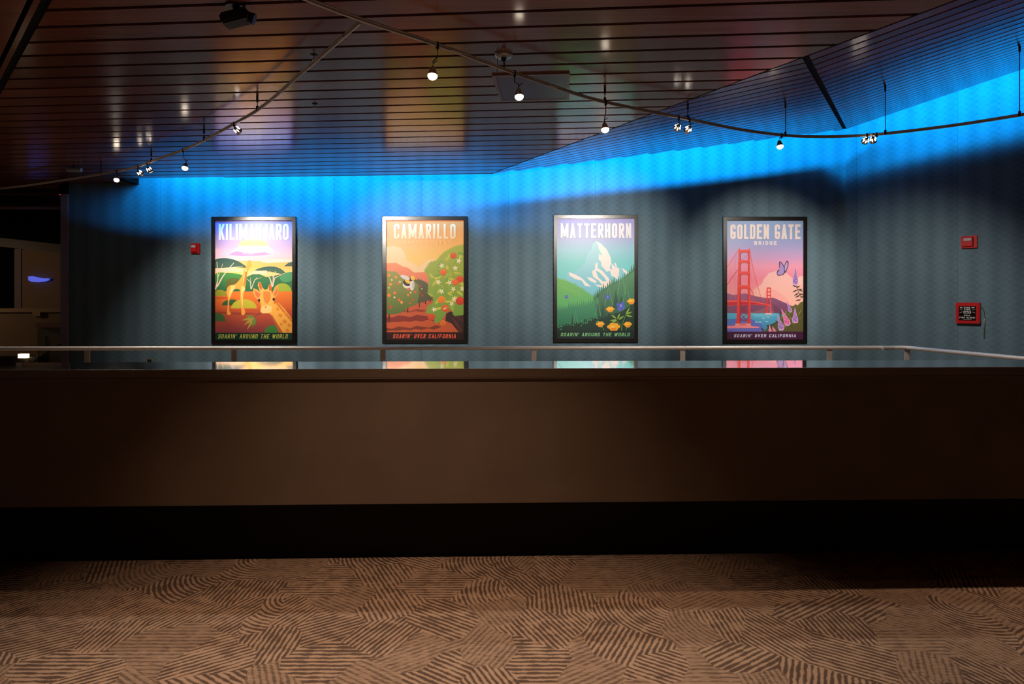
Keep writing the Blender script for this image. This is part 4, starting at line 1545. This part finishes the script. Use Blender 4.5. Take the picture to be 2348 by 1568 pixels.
def head(path, px, lamp_px, drop, aimdir, label, lit_face, group='track spotlights'):
    """drop stem from the track then a small lamp can pointing along aimdir"""
    p = on_path(path, px)
    t = thing('track_spotlight', label, 'spotlight', tuple(p), 0, group)
    # lamp centre sits at same distance, shifted sideways to its pixel
    c = Vector(((lamp_px - px) / F * p.y, 0, -drop))
    a = Vector(aimdir).normalized()
    bm = bmesh.new()
    tube(bm, [(0, 0, 0.018), (0, 0, -0.03)], 0.011, 12)
    obj('track_clip', bm, M['dark'], t, smooth=True)
    bm = bmesh.new()
    back = c - a * 0.045
    tube(bm, [Vector((0, 0, -0.028)), Vector((0, 0, -drop * .45)), back + Vector((0, 0, 0.035)), back], 0.0042, 8)
    tube(bm, [back + Vector((0, 0, 0.02)) , back + Vector((0.03, 0, 0.045))], 0.003, 8)
    obj('stem', bm, M['dark'], t, smooth=True)
    bm = bmesh.new()
    tube(bm, [back, back + a * 0.008, back + a * 0.03, c + a * 0.010, c + a * 0.020], [0.011, 0.017, 0.024, 0.033, 0.034], 24)
    hd = obj('lamp_housing', bm, M['chrome'], t, smooth=True)
    bm = bmesh.new()
    if lit_face:
        tube(bm, [c + a * 0.0205, c + a * 0.028, c + a * 0.038, c + a * 0.046, c + a * 0.050], [0.0325, 0.032, 0.026, 0.015, 0.004], 24)
        obj('lamp_lens', bm, M['bulb'], hd, smooth=True)
    else:
        tube(bm, [c + a * 0.0205, c + a * 0.0225], [0.030, 0.030], 24)
        obj('lamp_lens', bm, M['bulb'], hd, smooth=True)
        u = a.cross(Vector((0, 0, 1))).normalized()
        w_ = u.cross(a).normalized()
        for k in range(6):
            an = k * PI / 3 + 0.35
            r = u * math.cos(an) + w_ * math.sin(an)
            s = back + a * 0.012 + r * 0.0195
            e = back + a * 0.040 + r * 0.0300
            bm = bmesh.new()
            tube(bm, [s, s.lerp(e, .3), s.lerp(e, .7), e], [0.002, 0.005, 0.005, 0.002], 8)
            obj('vent_slot', bm, M['slot'], hd, smooth=True)
    return p + c, a


def wallpt(x, y):
    return P(x, y, WALL_Y)


def wall_spot(path, px, lpx, drop, tgt, label, power, size=46, blend=0.85):
    p = on_path(path, px)
    c = p + Vector(((lpx - px) / F * p.y, 0, -drop))
    d = (Vector(tgt) - c).normalized()
    pos, a = head(path, px, lpx, drop, d, label, False)
    spot('spotlight_beam', tuple(pos + a * 0.05), tgt, power, size, blend, WARM, 0.03)


def face_spot(path, px, lpx, drop, tgt, label, power0, size=135, blend=0.7):
    p = on_path(path, px)
    c = p + Vector(((lpx - px) / F * p.y, 0, -drop))
    d = (Vector(tgt) - c).normalized()
    pos, a = head(path, px, lpx, drop, d, label, True)
    spot('spotlight_beam', tuple(pos + a * 0.075), tgt, power0 * 2.4, size, blend, WARM, 0.03)


SP = 760
# heads aimed at the posters (seen from behind)
wall_spot(br_p, 317, 322, 0.09, wallpt(600, 612), 'left one of the twin chrome spotlights on the left branch track', SP * .38)
wall_spot(br_p, 338, 343, 0.09, wallpt(610, 800), 'right one of the twin chrome spotlights on the left branch track', SP * .26, size=96)
wall_spot(br_p, 537, 545, 0.065, wallpt(972, 640), 'lone chrome spotlight where the branch track bends, aimed at the CAMARILLO poster', SP * .80)
wall_spot(main_p, 1556, 1553, 0.10, wallpt(1368, 612), 'left one of the twin chrome spotlights right of the long track middle', SP * .78)
wall_spot(main_p, 1581, 1577, 0.10, wallpt(1200, 770), 'right one of the twin chrome spotlights right of the long track middle', SP * .22, size=84)
wall_spot(main_p, 1988, 1984, 0.06, wallpt(1742, 630), 'left one of the twin chrome spotlights under the blue right corner', SP * .62)
wall_spot(main_p, 2010, 2002, 0.06, wallpt(2060, 850), 'right one of the twin chrome spotlights under the blue right corner', SP * .36, size=70)
# heads seen from the front or side
face_spot(main_p, 1003, 992, 0.19, (-0.6, 3.9, 0.0), 'largest glaring white spotlight on a long stem, nearest along the track', 50)
face_spot(main_p, 1180, 1190, 0.16, (0.2, 4.4, 0.0), 'glaring white spotlight hanging below the ceiling access panel', 60)
face_spot(main_p, 1389, 1387, 0.22, (1.0, 5.0, 0.0), 'white spotlight hanging just in front of the ceiling fold', 60)
face_spot(main_p, 1792, 1788, 0.10, (2.9, 6.3, 0.0), 'white spotlight pointing down against the bright blue wall', 60)
face_spot(br_p, 420, 425, 0.19, (-3.7, 6.4, 0.0), 'white spotlight on a long stem along the left branch track', 50)
face_spot(br_p, 268, 268, 0.10, (-4.8, 7.2, 0.0), 'farthest left white spotlight by the dark end of the ceiling', 40)

# ------------------------------------------------------------------ ceiling items
def cpt(x, y):
    Y = 1.84 * F / (HY - y)
    return Vector(((x - HX) / F * Y, Y, ZC))
hp = [cpt(1133, 171), cpt(1315, 164), cpt(1298, 225), cpt(1142, 229)]
hc = sum(hp, Vector()) / 4
ht = thing('access_panel', 'square brown access hatch flush in the slatted ceiling', 'access panel', tuple(hc), -TH)
bm = bmesh.new()
box(bm, -0.285, 0.285, -0.325, 0.325, -0.012, -0.001)
obj('hatch_door', bm, M['hatch'], ht, bevel=0.002)
bm = bmesh.new()
for (xa, xb, ya, yb) in ((-0.315, -0.287, -0.355, 0.355), (0.287, 0.315, -0.355, 0.355), (-0.287, 0.287, -0.355, -0.327), (-0.287, 0.287, 0.327, 0.355)):
    box(bm, xa, xb, ya, yb, -0.014, -0.001)
obj('hatch_trim', bm, M['hatchf'], ht)

sp_ = thing('ceiling_projector', 'small dark device hanging from the slats at upper left', 'projector', tuple(cpt(540, 12)))
bm = bmesh.new()
tube(bm, [(0, 0, 0), (0, 0, -0.015)], 0.06, 20)
tube(bm, [(0, 0, -0.01), (0.02, 0.0, -0.05)], 0.02, 12)
obj('mount', bm, M['dark'], sp_, smooth=True)
bm = bmesh.new()
box(bm, -0.10, 0.07, -0.06, 0.06, -0.115, -0.045, Matrix.Rotation(-0.25, 4, 'Y'))
obj('housing', bm, M['dark'], sp_, bevel=0.012, smooth=True)
bm = bmesh.new()
tube(bm, [(0.06, 0.0, -0.065), (0.115, 0.01, -0.085)], [0.032, 0.036], 20)
obj('lens_barrel', bm, M['dark'], sp_, smooth=True)

dm = thing('ceiling_speaker', 'pale grey capsule fitted to the dark ceiling at far left', 'ceiling device', tuple(cpt(170, 380)))
bm = bmesh.new()
tube(bm, [(-0.10, 0, -0.05), (-0.08, 0, -0.05), (0.06, 0, -0.055), (0.10, 0, -0.058)], [0.02, 0.032, 0.034, 0.026], 16)
obj('body', bm, M['bluegrey'], dm, smooth=True)
bm = bmesh.new()
tube(bm, [(0, 0, 0), (0, 0, -0.03)], 0.018, 12)
obj('bracket', bm, M['dark'], dm, smooth=True)

for i, (x, y) in enumerate(((720, 126), (722, 238))):
    t = thing('sprinkler', ('tiny sprinkler head in the slats between the two light tracks' if i == 0 else 'tiny pendant sprinkler head right of the branch track bend'), 'sprinkler', tuple(cpt(x, y)), 0, 'ceiling sprinklers')
    bm = bmesh.new()
    tube(bm, [(0, 0, 0), (0, 0, -0.006), (0, 0, -0.008)], [0.028, 0.026, 0.01], 16)
    obj('escutcheon', bm, M['dark'], t, smooth=True)
    bm = bmesh.new()
    tube(bm, [(0, 0, -0.006), (0, 0, -0.035), (0, 0, -0.037), (0, 0, -0.040)], [0.006, 0.004, 0.016, 0.016], 12)
    obj('nozzle', bm, M['track'], t, smooth=True)

# ------------------------------------------------------------------ fire alarm devices
def strobe(loc, rz, w_, h_, label):
    t = thing('fire_alarm_strobe', label, 'fire alarm', loc, rz, 'red alarm strobes')
    bm = bmesh.new()
    box(bm, -w_ / 2, w_ / 2, -0.045, 0, -h_ / 2, h_ / 2)
    obj('housing', bm, M['red'], t, bevel=0.006, smooth=True)
    bm = bmesh.new()
    vs = box(bm, -w_ * .42, w_ * .30, -0.085, -0.046, -h_ * .40, h_ * .40)
    for v in vs:
        if v.co.y < -0.08:
            v.co.x *= 0.86
            v.co.z *= 0.86
    obj('horn_grille', bm, M['red'], t, bevel=0.004, smooth=True)
    bm = bmesh.new()
    box(bm, -w_ * .26, w_ * .22, -0.1005, -0.0855, h_ * .06, h_ * .30)
    obj('strobe_lens', bm, M['lens'], t, bevel=0.004, smooth=True)
    return t


strobe((P(450, 570, WALL_Y).x, WALL_Y, P(450, 570, WALL_Y).z), 0, 0.135, 0.16, 'small red alarm strobe left of the KILIMANJARO poster')


def right_pt(x, y):
    t = (x - HX) / F
    s = (t * CORNER.y - CORNER.x) / (WU.x - t * WU.y)
    p = CORNER + WU * s
    p.z = EYE + (HY - y) / F * p.y
    return p


RZ = math.atan2(WU.y, WU.x)
strobe(tuple(right_pt(2224, 555)), RZ, 0.192, 0.172, 'dark red alarm strobe on the right wall above the pull station')
pb = thing('fire_alarm_box', 'bright red wall box with white IN CASE OF FIRE lettering', 'fire alarm', tuple(right_pt(2222, 717)), RZ)
bm = bmesh.new()
box(bm, -0.142, 0.142, -0.075, 0, -0.148, 0.140)
obj('case', bm, M['red'], pb, bevel=0.008, smooth=True)
bm = bmesh.new()
box(bm, -0.104, 0.100, -0.079, -0.0755, -0.106, 0.092)
pl = obj('black_plate', bm, M['black'], pb, bevel=0.001)
lines = [('IN CASE OF', -0.086, 0.086, 0.062, 0.080), ('FIRE', -0.036, 0.036, 0.036, 0.055), ('BREAK', -0.045, 0.045, 0.014, 0.027), ('GLASS', -0.045, 0.045, -0.008, 0.005),
         ('PULL', -0.036, 0.036, -0.046, -0.027), ('FIRE ALARM', -0.094, 0.090, -0.076, -0.055)]
vs, fs = [], []
for (s, xa, xb, za, zb) in lines:
    for poly in text_polys(s, xa, za, xb - xa, zb - za, 0.0042, 0, 0.35):
        poly = dedupe(poly)
        if len(poly) < 3:
            continue
        b0 = len(vs)
        vs += [(x, -0.0795 - 0.000012 * (len(fs) % 60), z) for x, z in poly]
        fs.append(list(range(b0, len(vs))))
for (xa, za, xb, zb) in ((-0.09, 0.050, -0.058, 0.034), (0.09, 0.050, 0.058, 0.034), (-0.09, 0.0, -0.058, 0.010), (0.09, 0.0, 0.058, 0.010), (-0.05, -0.094, 0.05, -0.094)):
    b0 = len(vs)
    vs += [(xa, -0.0796, za), (xb, -0.0796, zb), (xb, -0.0796, zb + 0.003), (xa, -0.0796, za + 0.003)]
    fs.append([b0, b0 + 1, b0 + 2, b0 + 3])
me = bpy.data.meshes.new('lettering')
me.from_pydata(vs, [], fs)
link('lettering', me, M['white'], pl)
bm = bmesh.new()
tube(bm, [(0.14, -0.04, 0.100), (0.162, -0.045, 0.085), (0.180, -0.03, 0.03), (0.188, -0.012, -0.05), (0.190, -0.010, -0.085)], 0.0028, 8)
obj('chain', bm, M['chain'], pb, smooth=True)
bm = bmesh.new()
tube(bm, [(0.186, -0.010, -0.085), (0.182, -0.012, -0.10), (0.178, -0.012, -0.33), (0.176, -0.012, -0.35)], [0.005, 0.009, 0.009, 0.004], 12)
obj('striker_rod', bm, M['chain'], pb, smooth=True)

pp = P(343.5, 827, WALL_Y)
ot = thing('wall_plate', 'tiny brass socket plate low on the dark wall left of the posters', 'outlet', (pp.x, WALL_Y, pp.z))
bm = bmesh.new()
box(bm, -0.04, 0.04, -0.008, 0, -0.035, 0.035)
obj('plate', bm, M['brass'], ot, bevel=0.002)
bm = bmesh.new()
box(bm, -0.028, -0.004, -0.011, -0.0082, -0.018, 0.018)
box(bm, 0.004, 0.028, -0.011, -0.0082, -0.018, 0.018)
obj('socket', bm, M['black'], ot)

# ------------------------------------------------------------------ left background
pil = thing('mirror_pillar', 'polished steel clad pillar at the left end of the blue wall', 'pillar', (P(149, 0, WALL_Y).x, WALL_Y, 0))
bm = bmesh.new()
hw = 9.0 / F * WALL_Y
box(bm, -hw, hw - 0.002, -0.02, 0.5, 0.0, P(0, 445, WALL_Y).z)
obj('cladding', bm, M['pillar'], pil, bevel=0.006)
bm = bmesh.new()
box(bm, -hw - 0.02, hw - 0.002, -0.03, 0.5, P(0, 445, WALL_Y).z, ZC - 0.004)
obj('capital', bm, M['black'], pil)


def pbox(name, m, x0, x1, y0, y1, Y, dep, parent=None, kind=None, slope=0.0, bevel=0.0):
    """box whose front face spans the given photo window at distance Y"""
    a, b = P(x0, y1, Y), P(x1, y0, Y)
    bm = bmesh.new()
    vs = box(bm, a.x, b.x, Y, Y + dep, a.z, b.z)
    if slope:
        for v in vs:
            v.co.z -= slope * (v.co.x - a.x)
    o = obj(name, bm, m, parent, bevel=bevel)
    if kind:
        o['kind'] = kind
    return o


pbox('trim_4', M['beam'], -700, 141, 430, 440, 11.3, 0.3, kind='structure')
pbox('trim_5', M['beamr'], -700, 141, 440, 447, 11.35, 0.3, kind='structure')
pbox('trim_6', M['beam'], -700, 143, 447, 471, 11.4, 0.3, kind='structure')
pbox('trim_7', M['beamr'], -700, 143, 470.5, 474.5, 11.36, 0.3, kind='structure')
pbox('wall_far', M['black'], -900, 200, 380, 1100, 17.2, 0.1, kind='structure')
sb = tag(pbox('sloping_beam', M['beam'], -300, 158, 512, 532, 14.6, 0.4, slope=0.11), 'dark brown sloping beam across the far left opening', 'beam')
tp_ = thing('partition', 'tan partition panel in the dark area behind the left opening', 'partition', tuple(P(96, 712, 15.5)))
bp_ = tp_.location.copy()
def child(o, t):
    o.parent = t
    for v in o.data.vertices:
        v.co -= t.location
    return o
child(pbox('panel', M['tan'], 48, 165, 572, 716, 15.5, 0.12), tp_)
child(pbox('edge_post', M['tanedge'], 33, 48, 570, 716, 15.48, 0.14), tp_)
# blue lit strip
bm = bmesh.new()
top = [(64, 634), (72, 633), (86, 636), (100, 638.5), (110, 638)]
bot = [(110, 642), (100, 645.5), (86, 647), (72, 646), (65, 642.5)]
fr = [bm.verts.new(P(x, y, 15.40)) for x, y in top + bot]
bk = [bm.verts.new(P(x, y, 15.40) + Vector((0, 0.06, 0))) for x, y in top + bot]
bm.faces.new(fr)
bm.faces.new(bk[::-1])
for i in range(len(fr)):
    bm.faces.new((fr[i], bk[i], bk[(i + 1) % len(fr)], fr[(i + 1) % len(fr)]))
tag(obj('blue_light', bm, M['bluel']), 'short curved glowing blue light on the tan partition', 'light')
lw = thing('low_wall', 'brown low wall with a bronze ledge beyond the left opening', 'low wall', tuple(P(60, 830, 14.0)))
child(pbox('wall_body', M['brownwall'], -300, 165, 716, 1000, 14.0, 0.2), lw)
child(pbox('ledge', M['ledge'], -300, 165, 707, 716, 13.95, 0.3), lw)
child(pbox('ledge_step', M['ledge'], 74, 92, 715.6, 725, 13.93, 0.06), lw)
ct = thing('side_counter', 'small counter with rosewood top and grey green panel by the pillar', 'counter', tuple(P(115, 830, 13.0)))
child(pbox('counter_top', M['pink'], 81, 165, 741, 751, 12.9, 0.6, bevel=0.004), ct)
child(pbox('front_panel', M['green'], 86, 165, 751.3, 1000, 13.0, 0.4), ct)
child(pbox('corner_strip', M['brass'], 102, 103.5, 770, 1000, 12.985, 0.014), ct)
sl_ = tag(pbox('step_light', M['warml'], 41, 60, 811.5, 821, 12.0, 0.08), 'small glowing cream step light beneath the handrail at far left', 'light')
child_floor = P(50, 816, 12.0)
bm = bmesh.new()
# housing block that carries the step light
tag(pbox('stair_stringer', M['beam'], -300, 86, 818, 1000, 12.10, 0.25), 'dark stair stringer behind the step light at far left', 'stair side')
st = thing('stair_rail', 'row of small glinting metal pickets climbing towards the pillar', 'railing', tuple(P(110, 800, 11.9)))
bm = bmesh.new()
pa, pb2 = P(60, 832, 11.9), P(152, 772, 11.9)
tube(bm, [pa - st.location - Vector((0, 0, .06)), pb2 - st.location - Vector((0, 0, .06))], 0.012, 8)
obj('bottom_rail', bm, M['dark'], st, smooth=True)
for q in (pa, pb2):
    bm = bmesh.new()
    q = q - st.location
    tube(bm, [Vector((q.x, 0, -st.location.z)), q - Vector((0, 0, .06))], 0.014, 8)
    obj('rail_post', bm, M['dark'], st, smooth=True)
for i in range(15):
    q = pa.lerp(pb2, i / 14) - st.location
    bm = bmesh.new()
    tube(bm, [q + Vector((-0.008, 0, -0.055)), q + Vector((0.008, 0, 0.03))], 0.006, 6)
    obj('picket', bm, M['brass'], st, smooth=True)
tag(pbox('red_light', M['redl'], 135.5, 141.5, 438.5, 447, 11.2, 0.04), 'tiny red indicator light under the ceiling beside the pillar', 'light')

l = bpy.data.lights.new('far_area_fill', 'POINT')  # unseen fill light, added past the left edge to brighten the partition
l.energy = 50
l.color = (1.0, 0.66, 0.38)
l.shadow_soft_size = 0.3
o = bpy.data.objects.new('far_area_fill', l)
COL.objects.link(o)
o.location = (-12.5, 12.3, 2.2)
